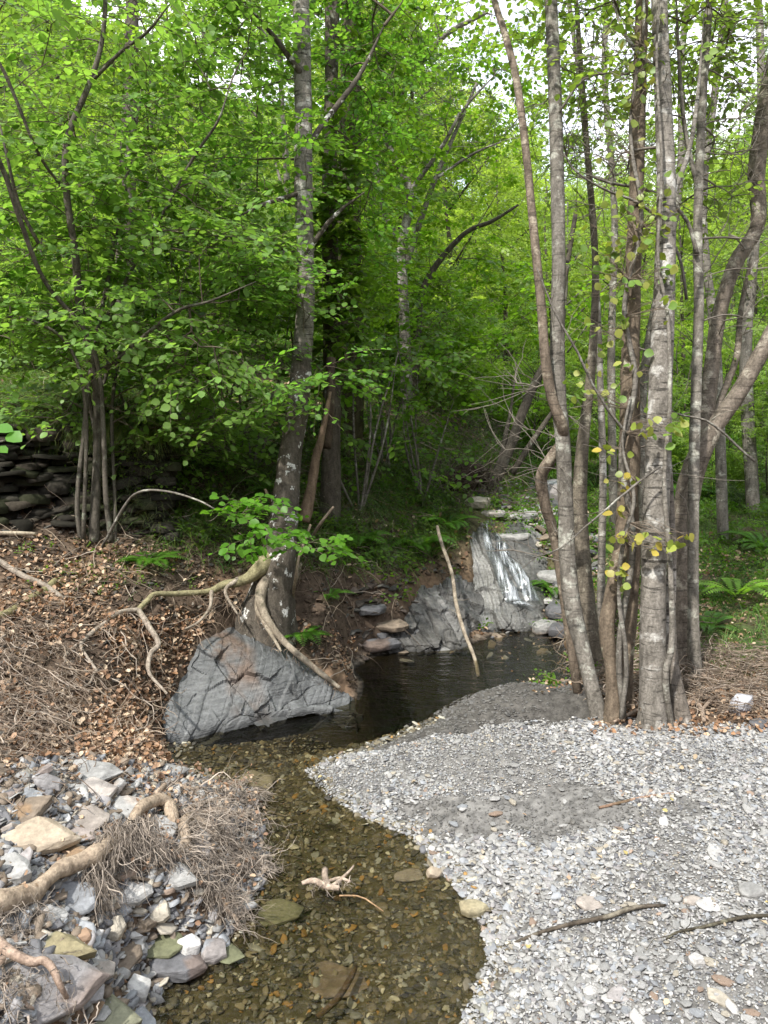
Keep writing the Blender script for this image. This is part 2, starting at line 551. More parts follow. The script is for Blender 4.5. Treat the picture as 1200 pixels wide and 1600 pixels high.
def axis(lo, hi, step, far_lo, far_hi, g=1.06):
    c = list(np.arange(lo, hi, step))
    s, x = step, hi
    while x < far_hi:
        c.append(x); x += s; s *= g
    c.append(far_hi)
    s, x, l = step, lo - step, []
    while x > far_lo:
        l.append(x); x -= s; s *= g
    l.append(far_lo)
    return np.array(l[::-1] + c)
xs = axis(-3.4, 3.4, 0.028, -220, 220)
ys = axis(1.2, 7.6, 0.028, -160, 260)
X, Y = np.meshgrid(xs, ys)
Z = H(X, Y)
V = np.stack([X, Y, Z], -1)
# hill roughness far away
ny, nx = X.shape
idx = np.arange(nx * ny).reshape(ny, nx)
F = np.stack([idx[:-1, :-1], idx[:-1, 1:], idx[1:, 1:], idx[1:, :-1]], -1).reshape(-1, 4)
pxx, pyy, dd = proj(V)
sdw = polysd(V, WATER)
sdg = polysd(V, GRAVEL)
n1 = fbm(V[..., :2], 3.0, 4)
n2 = fbm(V[..., :2] + 40, 9.0, 3)
soil = np.array([.085, .062, .045])
litter = np.array([.17, .115, .075])
moss = np.array([.045, .07, .02])
grav = np.array([.17, .165, .155])
bed = np.array([.085, .075, .045])
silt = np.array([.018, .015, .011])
C = np.tile(soil, (ny, nx, 1))
def mixin(C, col, f):
    return C * (1 - f[..., None]) + col * f[..., None]
C = mixin(C, litter, sstep(-.1, .4, n1) * (Y < 7))
green = sstep(5.6, 7.5, Y) * sstep(-.5, .2, n1)
green = np.maximum(green, sstep(1.0, 1.8, X) * sstep(3.6, 4.4, Y) * sstep(-.4, .2, n1))
C = mixin(C, moss, green)
C = mixin(C, grav * .9, sstep(.06, -.05, sdg + n2 * .06))
C = mixin(C, np.array([.085, .08, .072]), sstep(.06, -.05, sdg) * sstep(3.48, 3.6, Y))  # mound ground darkened as well, carrying its front shadow
hollowm = ((pxx > 560) & (pxx < 1000) & (pyy > 1235) & (pyy < 1310)) * 1.0
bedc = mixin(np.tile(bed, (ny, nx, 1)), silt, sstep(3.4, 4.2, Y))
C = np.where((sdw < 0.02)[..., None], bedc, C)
C = mixin(C, np.array([.10, .09, .075]), sstep(.07, .0, sdw) * (sdw > 0.02))
sp = Soup()
sp.add(V, F, C.reshape(-1, 3))
tag(sp.build('ground', M_soil, smooth=True), 'brown earth banks, gravel bar and wooded slopes of the stream valley', 'ground', kind='structure')

# ================================================================== WATER
def mat_water():
    m, n, nd, lk = newmat('stream_water')
    a = noise_node(n, 5.0, 3, 0.5, stretch=((1.0, 2.2, 1),))
    b = noise_node(n, 26.0, 3, 0.6, stretch=((1.0, 1.8, 1),))
    h = mixc(n, 0.3, a.outputs['Fac'], b.outputs['Fac'])
    nor = bump(n, h, 0.45, 0.05)
    fr = N_(n, 'ShaderNodeFresnel', IOR=1.33)
    lk.new(nor, fr.inputs['Normal'])
    g = nd.new('ShaderNodeBsdfGlossy')
    g.inputs['Roughness'].default_value = 0.03
    g.inputs['Color'].default_value = (1, 1, 1, 1)
    lk.new(nor, g.inputs['Normal'])
    t = nd.new('ShaderNodeBsdfTransparent')
    t.inputs['Color'].default_value = (0.66, 0.63, 0.52, 1)
    mxs = nd.new('ShaderNodeMixShader')
    lk.new(fr.outputs[0], mxs.inputs[0])
    lk.new(t.outputs[0], mxs.inputs[1])
    lk.new(g.outputs[0], mxs.inputs[2])
    out(n, mxs.outputs[0])
    return m
M_water = mat_water()
wx = np.arange(-2.6, 2.6, .06)
wy = np.arange(0.2, 6.2, .06)
WX, WY = np.meshgrid(wx, wy)
keep = polysd(np.stack([WX, WY], -1), WATER) < .12
wi = np.arange(WX.size).reshape(WX.shape)
fm = keep[:-1, :-1] & keep[1:, :-1] & keep[1:, 1:] & keep[:-1, 1:]
F = np.stack([wi[:-1, :-1], wi[:-1, 1:], wi[1:, 1:], wi[1:, :-1]], -1)[fm]
us = np.unique(F)
re = np.zeros(WX.size, int)
re[us] = np.arange(len(us))
sp = Soup()
sp.add(np.stack([WX, WY, np.zeros_like(WX)], -1).reshape(-1, 3)[us], re[F], (0.1, .1, .1))
tag(sp.build('stream_water', M_water, smooth=True), 'clear shallow stream with a dark still pool behind', 'stream', kind='structure')

# ================================================================== STONES
def hull_stone(seed, flat=0.35, elong=1.3, npt=9, sub=2, bevel=0.06, rough=0.03, pointy=0.25):
    r = random.Random(seed)
    bm = bmesh.new()
    for k in range(npt):
        a = 2 * math.pi * (k + r.uniform(-.3, .3)) / npt
        rad = r.uniform(1 - pointy, 1)
        top = r.uniform(.72, .95)
        bm.verts.new((math.cos(a) * rad * elong, math.sin(a) * rad, flat * r.uniform(.05, .5)))
        bm.verts.new((math.cos(a) * rad * elong * .93, math.sin(a) * rad * .93, -flat * r.uniform(.3, 1)))
        if k % 2 == 0:
            bm.verts.new((math.cos(a) * rad * elong * top, math.sin(a) * rad * top, flat * r.uniform(.8, 1.05)))
    bmesh.ops.convex_hull(bm, input=bm.verts)
    bmesh.ops.delete(bm, geom=[v for v in bm.verts if not v.link_faces], context='VERTS')
    bmesh.ops.dissolve_limit(bm, angle_limit=math.radians(9), verts=bm.verts, edges=bm.edges)
    if bevel:
        bmesh.ops.bevel(bm, geom=list(bm.edges), offset=bevel, segments=2, profile=.6, affect='EDGES')
    if sub:
        bmesh.ops.triangulate(bm, faces=bm.faces)
        for _ in range(sub):
            es = [e for e in bm.edges if e.calc_length() > .22]
            bmesh.ops.subdivide_edges(bm, edges=es, cuts=1)
            bmesh.ops.triangulate(bm, faces=bm.faces)
        co = np.array([v.co[:] for v in bm.verts])
        off = fbm(co + seed, 2.2, 4)
        st = np.floor((co[:, 2] / flat + fbm(co + seed, 1.5, 2) * .8) * 3.5)
        lay = (np.sin(st * 12.9898 + seed) * 43758.5) % 1.0 - .5
        for v, o_, l_ in zip(bm.verts, off, lay):
            d = Vector((v.co.x, v.co.y, 0))
            v.co += v.co.normalized() * o_ * rough * 2 + d * (l_ * rough * 1.2)
    bm.normal_update()
    V = np.array([v.co[:] for v in bm.verts])
    bm.verts.ensure_lookup_table()
    Fs = {}
    for f in bm.faces:
        Fs.setdefault(len(f.verts), []).append([v.index for v in f.verts])
    bm.verts.index_update()
    Fs = {}
    for f in bm.faces:
        Fs.setdefault(len(f.verts), []).append([v.index for v in f.verts])
    bm.free()
    return V, [np.array(f) for f in Fs.values()]

def rot(rx, ry, rz):
    from mathutils import Euler
    return np.array(Euler((rx, ry, rz)).to_matrix()).T

SLATE = {'grey': (.265, .262, .25), 'pale': (.35, .345, .33), 'blue': (.235, .245, .255), 'rust': (.25, .185, .14), 'tan': (.32, .29, .235), 'dark': (.11, .11, .115), 'purple': (.225, .215, .212),
         'green': (.20, .20, .135), 'white': (.46, .45, .43), 'mossy': (.13, .135, .075), 'brown': (.17, .135, .1)}
def stone(name, label, pos, size, rz, flat, elong, col, seed, tilt=(0, 0), cat='stone', group=None, sub=2, bevel=.06, npt=9, sink=0.35, rough=.03, pointy=.25, mat=None):
    V, Fs = hull_stone(seed, flat, elong, npt, sub, bevel, rough, pointy)
    V = (V * size / elong) @ rot(tilt[0], tilt[1], rz)
    V = V - np.array([0, 0, 1]) * (V[:, 2].min() * (1 - sink))
    s_ = Soup()
    c = np.array(SLATE[col] if isinstance(col, str) else col) * (1 + fbm(V * 1.0 + seed, 8, 3) * .35)[:, None]
    c = c * np.array([1, 1, 1]) + (fbm(V + seed + 9, 5, 2) > .25)[:, None] * np.array([.03, .0, -.02])
    s_.add(V, Fs, np.clip(c, .02, .9))
    o = s_.build(name, mat or M_stone, smooth=True)
    o.data.set_sharp_from_angle(angle=math.radians(28))
    o.location = Vector([float(x) for x in pos])
    return tag(o, label, cat, group)

# ---- gravel bar
def scatter_poly(n, bounds, test):
    p = np.stack([rng.uniform(bounds[0], bounds[1], n), rng.uniform(bounds[2], bounds[3], n)], -1)
    return p[test(p)]
def prism(seed, k=6, th=.22, top=.82):
    r = np.random.default_rng(seed)
    a = (np.arange(k) + r.uniform(-.33, .33, k)) * 2 * np.pi / k
    rad = r.uniform(.7, 1.05, k)
    el = r.uniform(.5, .85)
    b = np.stack([np.cos(a) * rad, np.sin(a) * rad * el, -th * np.ones(k)], -1)
    t = b * np.array([top, top, 1])
    t[:, 2] = th * r.uniform(.5, 1.1, k)
    m = b * 1.04
    m[:, 2] = th * .1
    V = np.vstack([b, m, t])
    i = np.arange(k)
    j = (i + 1) % k
    q = np.vstack([np.stack([i, j, j + k, i + k], -1), np.stack([i + k, j + k, j + 2 * k, i + 2 * k], -1)])
    return V, [q, (i + 2 * k)[None]]
CHIPS = [prism(s, 5 + s % 3, .10 + .16 * ((s * 7) % 5) / 5) for s in range(14)]
def eul(n, tilt, yaw=True):
    rz = rng.uniform(0, 2 * np.pi, n)
    rx = rng.normal(0, tilt, n)
    ry = rng.normal(0, tilt, n)
    cx, sx, cy, sy, cz, sz = np.cos(rx), np.sin(rx), np.cos(ry), np.sin(ry), np.cos(rz), np.sin(rz)
    R = np.empty((n, 3, 3))
    # Rx then Ry then Rz, rows = images of the local axes
    R[:, 0] = np.stack([cz * cy, sz * cy, -sy], -1)
    R[:, 1] = np.stack([cz * sy * sx - sz * cx, sz * sy * sx + cz * cx, cy * sx], -1)
    R[:, 2] = np.stack([cz * sy * cx + sz * sx, sz * sy * cx - cz * sx, cy * cx], -1)
    return R
def chip_field(soup, xy, size, pal, w, tilt=.16, lift=0.0, hvar=.006):
    n = len(xy)
    z = H(xy[:, 0], xy[:, 1]) + lift + rng.uniform(-.3, 1, n) * hvar
    pos = np.c_[xy, z]
    ci = rng.choice(len(pal), n, p=np.array(w) / sum(w))
    col = np.array(pal)[ci] * rng.uniform(.72, 1.28, n)[:, None]
    R = eul(n, tilt) * size[:, None, None]
    ti = rng.integers(0, len(CHIPS), n)
    for k, (tv, tf) in enumerate(CHIPS):
        m = ti == k
        soup.inst(tv, tf, R[m], pos[m], np.clip(col[m], .02, .85))
PAL = [SLATE[k] for k in ('grey', 'pale', 'blue', 'tan', 'rust', 'white', 'dark', 'purple')]
PW = [42, 16, 17, 5, 1.0, 1.8, 9, 9]
def dark_patch(p):      # finer darker gravel: bar hollow, and pool mound with front shadow in its colour
    q = np.c_[p, H(p[:, 0], p[:, 1], False)]
    a, b, c = proj(q)
    f = sstep(1.3, .5, np.hypot((a - 850) / 190, (b - 1268) / 34) + fbm(p, 5, 3) * .9)
    g = (p[:, 1] > 3.54) * 1.0
    return np.maximum(f, g)
gs = Soup()
inb = lambda p: (polysd(p, GRAVEL) < .03)
p = scatter_poly(210000, (-.9, 3.2, 1.2, 4.7), inb)
dp = dark_patch(p)
sz = rng.gamma(1.9, .0026, len(p)) + .0025
keepm = (rng.random(len(p)) > dp * .6)
sz = np.where(dp > .4, sz * .62, sz)
nlow = fbm(p, 1.6, 3)
sz = sz * np.clip(1.0 + 1.5 * fbm(p + 70, 1.9, 3), .55, 1.9)
sz = np.minimum(sz, .026)
keepm &= ~((nlow > .15) & (sz > .016) & (rng.random(len(p)) < .6))
p, sz, dp = p[keepm], sz[keepm], dp[keepm]
d_ = dp > rng.random(len(p)) * .8
chip_field(gs, p[~d_], sz[~d_], PAL, PW, .26, 0, .009)
chip_field(gs, p[d_], sz[d_], [(.13, .127, .12), (.10, .098, .093), (.115, .11, .10), (.17, .165, .15)], [30, 26, 40, 5])
p = scatter_poly(60000, (-.9, 3.2, 1.2, 4.7), inb)
p = p[dark_patch(p) < rng.random(len(p)) * .6 + .05]
chip_field(gs, p, rng.uniform(.0025, .006, len(p)), PAL, PW, .3, .004)
tag(gs.build('gravel', M_chip), 'pale grey slate gravel covering the bar beside the stream', 'gravel', kind='stuff')

# ---- gravel on the stream bed and in the pool
bs = Soup()
p = scatter_poly(30000, (-1.6, 1.2, 1.2, 3.95), lambda p: polysd(p, WATER) < .05)
chip_field(bs, p, np.minimum(rng.gamma(2.0, .0042, len(p)) + .004, .034), [(.14, .12, .08), (.19, .165, .11), (.115, .11, .09), (.28, .17, .06), (.25, .25, .22), (.06, .055, .045), (.42, .40, .32)], [30, 26, 26, 7, 12, 16, 6], .3)
tag(bs.build('stream_bed_gravel', M_chip), 'olive and brown pebbles on the bed of the clear stream', 'gravel', kind='stuff')

# ---- rubble over the left shore
ls = Soup()
LEFTSHORE = np.array([T(*p) for p in [(0, 1215), (120, 1190), (260, 1200), (395, 1240), (405, 1370), (370, 1430), (330, 1490), (250, 1515), (225, 1599), (0, 1599)]])
LEFTSHORE = np.vstack([LEFTSHORE, [[-1.3, 1.2, 0], [-2.2, 1.4, 0], [-2.6, 2.6, 0]]])
p = scatter_poly(60000, (-2.6, -.3, 1.2, 3.6), lambda p: (polysd(p, LEFTSHORE) < .02))
chip_field(ls, p, np.minimum(rng.gamma(2.2, .006, len(p)) + .004, .045), [SLATE[k] for k in ('grey', 'pale', 'blue', 'tan', 'rust', 'dark', 'purple', 'brown')], [26, 6, 9, 9, 2, 22, 8, 30], .4, 0, .02)
tag(ls.build('shore_rubble', M_chip), 'broken slate rubble and grit between the larger shore stones', 'rubble', kind='stuff')

# ================================================================== BEDROCK
def loft(rows, nu, nv):
    """rows of 3D points -> smooth grid (nv,nu,3)"""
    R = np.array([spline(r, nu) for r in rows])
    return np.array([spline(R[:, k], nv) for k in range(nu)]).transpose(1, 0, 2)
def bedrock(name, label, rows, nu, nv, strata, amp, colfn, freq=9.0, skirt=.45, rough=.02, mat=None, cracks=None, groove=0.0, facets=0, fk=1.0, warp=1.0):
    g = loft(rows, nu, nv)
    edge_ = 1 - np.minimum(np.linspace(0, 1, nu) * 1.0, (1 - np.linspace(0, 1, nu))) * 2
    edge_ = np.clip(edge_[None] * 1.0, 0, 1) ** 2
    wv = np.stack([fbm(g + 50 * q, 5, 4) for q in range(3)], -1)
    g = g + wv * np.array([.06, .04, .02]) * (.25 * warp + (1 - .25 * warp) * edge_ ** 2)[..., None]
    g[..., 2] -= .06 * np.linspace(0, 1, nu)[None] ** 5
    du = np.gradient(g, axis=1)
    dv = np.gradient(g, axis=0)
    nrm = norm(np.cross(dv, du))
    nrm *= np.sign(nrm[..., 2:3] + 1e-9)
    s_ = (g @ np.array(strata)) * freq + (fbm(g, 1.6, 2) * .55 + fbm(g, 9, 2) * .12) * warp
    k = np.floor(s_)
    fr = s_ - k
    lay = lambda q: ((np.sin(q * 12.9898 + 1.3) * 43758.5453) % 1.0 - .5)
    hh = lay(k - 1) + (lay(k) - lay(k - 1)) * sstep(0, .10, fr)
    m = sstep(-.35, .25, fbm(g + 3, 3.1, 3))
    s2 = s_ * 3.7 + fbm(g, 5, 3) * .9 * warp
    k2 = np.floor(s2)
    h2 = lay(k2 - 1) + (lay(k2) - lay(k2 - 1)) * sstep(0, .25, s2 - k2)
    d = amp * (hh * 1.5 * (.3 + .7 * m) + h2 * .45 * (1.1 - m)) + fbm(g, 7, 5) * rough + fbm(g, 1.9, 3) * rough * 3 * warp + np.abs(fbm(g + 30, 3.3, 4)) * rough * 1.5
    if facets:
        fr_ = np.random.default_rng(5)
        sd_ = g.reshape(-1, 3)[fr_.integers(0, g.size // 3, facets)]
        st_ = np.array(strata) / np.linalg.norm(strata)
        rel = g[:, :, None, :] - sd_ + (np.stack([fbm(g + 60 + q, 6, 3) for q in range(3)], -1) * .05)[:, :, None, :]
        ds_ = (rel ** 2).sum(-1) + 2.2 * (rel @ st_) ** 2
        ci_ = np.argmin(ds_, -1)
        tl_ = fr_.normal(0, .13, (facets, 3))
        rl_ = np.take_along_axis(rel, ci_[..., None, None].repeat(3, -1), 2)[:, :, 0]
        d = d + fk * (fr_.normal(0, .009, facets)[ci_] + (rl_ * tl_[ci_]).sum(-1))
    cr = np.abs(fbm(g + 11, 2.4, 3))
    if groove:
        gk = sstep(.16, .0, np.minimum(fr, 1 - fr)) * (lay(k * 3.1) > -.15)
        gk2 = sstep(.25, .0, np.minimum(s2 - k2, 1 - s2 + k2)) * (lay(k2 * 2.3) > .1)
        d = d - groove * gk * (.4 + .6 * m) - groove * .4 * gk2
    if cracks:
        a_, b_, _ = proj(g)
        pq = np.stack([a_, b_], -1) + fbm(g, 9, 3)[..., None] * 7
        cr = np.full(g.shape[:2], 1.0)
        for line, wd_, step_ in cracks:
            for k_ in range(len(line) - 1):
                A_, B_ = np.array(line[k_], float), np.array(line[k_ + 1], float)
                ab = B_ - A_
                ap = pq - A_
                t_ = np.clip((ap @ ab) / (ab @ ab), 0, 1)
                q_ = ap - t_[..., None] * ab
                ds = np.hypot(q_[..., 0], q_[..., 1])
                sg_ = np.sign(ap[..., 0] * ab[1] - ap[..., 1] * ab[0])
                cr = np.minimum(cr, ds / wd_ * .055)
                d = d - step_ * 1.25 * (sg_ > 0) * sstep(46, 4, ds) * ((t_ > 0) & (t_ < 1))
        d -= .010 * sstep(.035, .0, cr)
    else:
        d -= .012 * sstep(.02, .0, cr)
        cr = cr + .02
    g2 = g + nrm * d[..., None]
    col = colfn(g2, s_, d)
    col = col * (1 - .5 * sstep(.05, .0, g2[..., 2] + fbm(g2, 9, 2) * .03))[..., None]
    col = col * (1 - .25 * sstep(.03, .0, cr))[..., None]
    ny_, nx_ = g2.shape[:2]
    V = [g2.reshape(-1, 3)]
    i = np.arange(nx_ * ny_).reshape(ny_, nx_)
    Fs = [np.stack([i[:-1, :-1], i[1:, :-1], i[1:, 1:], i[:-1, 1:]], -1).reshape(-1, 4)]
    b = np.concatenate([i[0, :], i[1:, -1], i[-1, -2::-1], i[-2:0:-1, 0]])
    ctr = g2.mean((0, 1))
    prev = b
    cols = [col.reshape(-1, 3)]
    cnt = nx_ * ny_
    Bp = g2.reshape(-1, 3)[b]
    for q in (1, 2, 3):
        nb = Bp.copy()
        nb[:, :2] += (ctr[:2] - Bp[:, :2]) * .0
        nb[:, 2] -= skirt * q / 3
        nb += fbm(nb, 8, 3)[:, None] * .02
        V.append(nb)
        cols.append(col.reshape(-1, 3)[b] * .8)
        ni = cnt + np.arange(len(b))
        Fs.append(np.stack([prev, np.roll(prev, -1), np.roll(ni, -1), ni], -1))
        prev = ni
        cnt += len(b)
    sp = Soup()
    sp.add(np.concatenate(V), Fs, np.clip(np.concatenate(cols), .02, .8))
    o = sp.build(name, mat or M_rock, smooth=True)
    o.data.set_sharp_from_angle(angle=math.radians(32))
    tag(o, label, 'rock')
    return g2

SLABCR = [([(335, 1030), (362, 1066), (398, 1104), (418, 1142)], 3.5, .022), ([(402, 1136), (436, 1108), (470, 1092), (498, 1066)], 4, .02), ([(468, 1066), (500, 1052), (520, 1060)], 3, .014),
          ([(352, 1135), (378, 1118), (400, 1122)], 3, .012), ([(372, 1052), (392, 1036)], 2.2, .01), ([(300, 1040), (322, 1050)], 2, .008), ([(395, 1000), (430, 1022)], 2, .008), ([(425, 1110), (480, 1104), (540, 1090)], 2.2, .008)]
slab_rows = [[P(*q) for q in r] for r in [
    [(345, 962, 4.72), (372, 958, 4.8), (402, 966, 4.8), (450, 1000, 4.74), (520, 1052, 4.64)],
    [(326, 985, 4.52), (366, 984, 4.58), (412, 998, 4.58), (474, 1032, 4.52), (545, 1074, 4.50)],
    [(300, 1020, 4.3), (350, 1008, 4.38), (410, 1025, 4.38), (485, 1055, 4.38), (563, 1084, 4.44)],
    [(272, 1080, 4.1), (330, 1085, 4.13), (390, 1085, 4.18), (470, 1095, 4.27), (566, 1096, 4.36)],
    [(258, 1152, 3.86), (310, 1150, 3.95), (380, 1128, 4.08), (460, 1112, 4.2), (556, 1102, 4.3)]]]
slab_rows.append([q + np.array([0, .04, -.3]) for q in slab_rows[-1]])
def slabcol(g, s_, d):
    base = np.array([.098, .102, .103])
    c = np.tile(base, g.shape[:2] + (1,))
    c = c * (1 + .35 * fbm(g, 6, 4))[..., None]
    hh = (np.sin(np.floor(s_) * 78.233) * 4375.85) % 1.0
    c = c * (.85 + .35 * hh)[..., None]
    a, b, _ = proj(g)
    rust = sstep(.0, .5, fbm(g + 7, 3.2, 4) + .9 * sstep(75, 10, np.abs((a - 395) - (b - 1080) * .62 + 15)) - .35)
    rust *= sstep(450, 400, a) * sstep(-.35, .25, fbm(g * np.array([1, 1, .4]) + 3, 12, 3)) * .95
    c = c * (1 - .75 * rust[..., None]) + np.array([.15, .10, .07]) * .75 * rust[..., None]
    pale = sstep(.1, .5, fbm(g + 21, 5, 4) + .5 * sstep(1060, 1100, b))
    c = c * (1 - .5 * pale[..., None]) + np.array([.17, .175, .175]) * .5 * pale[..., None]
    return c
bedrock('rock_slab', 'cracked blue-grey rock slab with a rusty streak sloping into the water below the tree roots', slab_rows, 260, 200, (0.62, .35, -.70), .016, slabcol, 9, rough=.0055, cracks=SLABCR, facets=12, groove=.006, fk=.35, warp=.15)

def _dummy():
    pass
def greycol(a_, b_):
    def f(g, s_, d):
        hh = (np.sin(np.floor(s_) * 78.233) * 4375.85) % 1.0
        t = np.clip(hh * .7 + fbm(g, 5, 4) * .6 + .1, 0, 1)[..., None]
        c = np.array(a_) * (1 - t) + np.array(b_) * t
        return c
    return f
bedrock('bank_rock', 'pale layered slate rock face with slanting ridges at the far left edge of the pool',
        [[P(*q) for q in r] for r in [
            [(640, 880, 6.1), (695, 890, 6.2), (750, 900, 6.3)],
            [(600, 925, 5.62), (680, 930, 5.72), (748, 940, 5.8)],
            [(575, 975, 5.36), (670, 975, 5.42), (750, 985, 5.52)],
            [(566, 1016, 5.22), (680, 1012, 5.26), (756, 1000, 5.36)],
            [(570, 1034, 5.26), (680, 1034, 5.28), (760, 1022, 5.36)]]], 200, 120, (.66, -.1, .75), .030, greycol((.06, .058, .053), (.21, .205, .195)), 15, rough=.016, groove=.024, facets=26)
fall_rows = [[P(*q) for q in r] for r in [
    [(722, 808, 6.75), (765, 808, 6.8), (815, 822, 6.75), (870, 842, 6.7)],
    [(732, 845, 6.45), (765, 850, 6.42), (812, 866, 6.4), (858, 888, 6.4)],
    [(740, 900, 6.15), (775, 903, 6.1), (822, 918, 6.05), (856, 936, 6.05)],
    [(744, 950, 5.9), (775, 947, 5.85), (820, 952, 5.85), (862, 962, 5.9)],
    [(746, 988, 5.62), (780, 984, 5.66), (805, 980, 5.7), (875, 980, 5.75)]]]
fall_rows.append([q + np.array([0, .03, -.3]) for q in fall_rows[-1]])
fall_g = bedrock('waterfall_rock', 'steep layered grey rock face with the little waterfall running down it', fall_rows, 110, 150, (.6, -.3, .7), .030, greycol((.065, .065, .06), (.25, .248, .235)), 15, rough=.020, groove=.020, facets=34)

# water running over the rock: thin sheets following the face
def mat_fall():
    m, n, nd, lk = newmat('falling_water')
    a = noise_node(n, 34, 5, 0.7, stretch=((1.3, .10, .12),))
    f = ramp(n, a.outputs['Fac'], 0.44, 0.0, 0.66, .9)
    f = mixc(n, 1.0, f, attr(n), 'MULTIPLY')
    nor = bump(n, a.outputs['Fac'], .5, .02)
    d = princ(n, (0.74, 0.79, 0.84), 0.25, nor, .5)
    g = nd.new('ShaderNodeBsdfGlossy')
    g.inputs['Roughness'].default_value = .08
    lk.new(nor, g.inputs['Normal'])
    t = nd.new('ShaderNodeBsdfTransparent')
    t.inputs['Color'].default_value = (.75, .78, .8, 1)
    m1 = nd.new('ShaderNodeMixShader')
    m1.inputs[0].default_value = .12
    lk.new(t.outputs[0], m1.inputs[1]); lk.new(g.outputs[0], m1.inputs[2])
    m2 = nd.new('ShaderNodeMixShader')
    lk.new(f, m2.inputs[0]); lk.new(m1.outputs[0], m2.inputs[1]); lk.new(d.outputs[0], m2.inputs[2])
    out(n, m2.outputs[0])
    return m
M_fall = mat_fall()
wf = Soup()
def on_face(u, v):
    a = np.clip(u, 0, 1) * (fall_g.shape[1] - 1)
    b = np.clip(v, 0, .82) * (fall_g.shape[0] - 1)
    return fall_g[b.astype(int), a.astype(int)]
def fall_strip(path, wid, n=60, k=9):
    q = spline(np.array(path), n)
    w_ = np.interp(np.linspace(0, 1, n), np.linspace(0, 1, len(wid)), wid)
    c = on_face(q[:, 0], q[:, 1])
    ker = np.ones(7) / 7
    cs = np.stack([np.convolve(np.pad(c[:, j], 3, 'edge'), ker, 'valid') for j in range(3)], -1)
    o_ = np.linspace(-1, 1, k)
    V = cs[:, None, :] + np.array([1.0, .25, 0]) * (o_[None, :] * w_[:, None])[..., None]
    V[..., 2] += .022 * (1 - o_ ** 2)[None, :] + .008 + fbm(V, 25, 2) * .008
    V[..., 1] -= .03 * (1 - o_ ** 2)[None, :] + .01
    i = np.arange(n * k).reshape(n, k)
    fd = (1 - o_[None] ** 2) * np.clip(np.minimum(np.linspace(0, 1, n), np.linspace(1, 0, n)) * 8 + .15, 0, 1)[:, None]
    wf.add(V, np.stack([i[:-1, :-1], i[1:, :-1], i[1:, 1:], i[:-1, 1:]], -1).reshape(-1, 4), np.repeat(fd.reshape(-1, 1), 3, 1))
fall_strip([(.30, .08), (.30, .2), (.36, .35), (.46, .5), (.56, .58)], [.025, .035, .05, .065, .075])
fall_strip([(.50, .18), (.56, .3), (.64, .42), (.74, .53)], [.03, .05, .06, .07])
fall_strip([(.40, .1), (.46, .22), (.52, .34), (.60, .48)], [.02, .03, .03, .04])
fall_strip([(.56, .56), (.62, .60), (.7, .60)], [.06, .06, .05], 20)
tag(wf.build('waterfall', M_fall, smooth=True), 'thin white cascade sliding down the rock into the pool', 'waterfall', kind='structure')

# ================================================================== TREES
UP = np.array([0, 0, 1.0])
LEAF = np.array([[0, 0, 0], [.16, .30, .05], [.45, .44, .08], [.78, .30, .03], [1.02, 0, -.06], [.78, -.30, .03], [.45, -.44, .08], [.16, -.30, .05], [.5, 0, 0]])
LEAF_F = [np.array([[0, 8, 2, 1], [8, 4, 3, 2], [0, 7, 6, 8], [8, 6, 5, 4]])]
LEAF_S = np.array([[0, 0, 0], [.5, .36, .05], [1, 0, -.05], [.5, -.36, .05]])
LEAF_SF = [np.array([[0, 3, 2, 1]])]

def sprays(tw, lv, B, D, L, s, K=6, nside=3, flat=.35, cols=None, simple=False, droop=.18, twr=.0016, twc=(.11, .09, .06), inst=True, leafw=1.0):
    """flat leafy sprays: B base (N,3), D direction (N,3), L length (N)"""
    N = len(B)
    D = norm(D)
    nr = norm(UP + rng.normal(0, flat, (N, 3)))
    side = norm(np.cross(nr, D))
    bases, dirs, lens, nrs, own = [B], [D], [L], [nr], [np.arange(N)]
    for q in range(nside - 1):
        t = rng.uniform(.15, .6, N)
        sg = np.where((q + np.arange(N)) % 2, 1, -1)[:, None]
        bases.append(B + D * (L * t)[:, None])
        dirs.append(norm(D + side * sg * rng.uniform(.6, 1.3, (N, 1))))
        lens.append(L * rng.uniform(.45, .75, N))
        nrs.append(nr)
        own.append(np.arange(N))
    b, d, l, nn, own = (np.concatenate(x) for x in (bases, dirs, lens, nrs, own))
    m = len(b)
    sag = lambda t: -UP * (droop * (t ** 2) * l)[:, None]
    tt = np.array([0, .5, 1.0])
    path = np.stack([b + d * (l * t)[:, None] + sag(t) for t in tt], 1)
    if tw is not None:
        tubes(tw, path, np.array([twr * 1.3, twr, twr * .5])[None].repeat(m, 0), 3, twc)
    cs = cols(N) if callable(cols) else np.tile(cols, (N, 1))
    for k in range(K):
        t = (k + .6 + rng.uniform(-.2, .2, m)) / K
        pos = b + d * (l * t)[:, None] + sag(t)
        sd_ = norm(np.cross(nn, d))
        sg = 1 if k % 2 else -1
        ld = norm(d * rng.uniform(.3, 1.0, (m, 1)) + sd_ * sg * (.9 if k < K - 1 else .15) - UP * droop * rng.uniform(0, 2.2, (m, 1)) + rng.normal(0, .15, (m, 3)))
        ln = norm(nn + rng.normal(0, .32, (m, 3)))
        Y = norm(np.cross(ln, ld))
        Zz = np.cross(ld, Y)
        sc = (s * rng.uniform(.6, 1.15, m) * (1 - .25 * (k == K - 1)))[:, None]
        Mx = np.stack([ld * sc, Y * sc * leafw, Zz * sc], 1)
        cc = np.clip(cs[own] * rng.uniform(.8, 1.2, (m, 1)), .004, .9)
        lv.inst(LEAF_S if simple else LEAF, LEAF_SF if simple else LEAF_F, Mx, pos, cc)

def blob_points(blobs):
    out_, own = [], []
    for (c, r, n) in blobs:
        v = norm(rng.normal(0, 1, (n, 3))) * (rng.random((n, 1)) ** .42)
        out_.append(np.asarray(c) + v * np.asarray(r))
    return np.concatenate(out_)

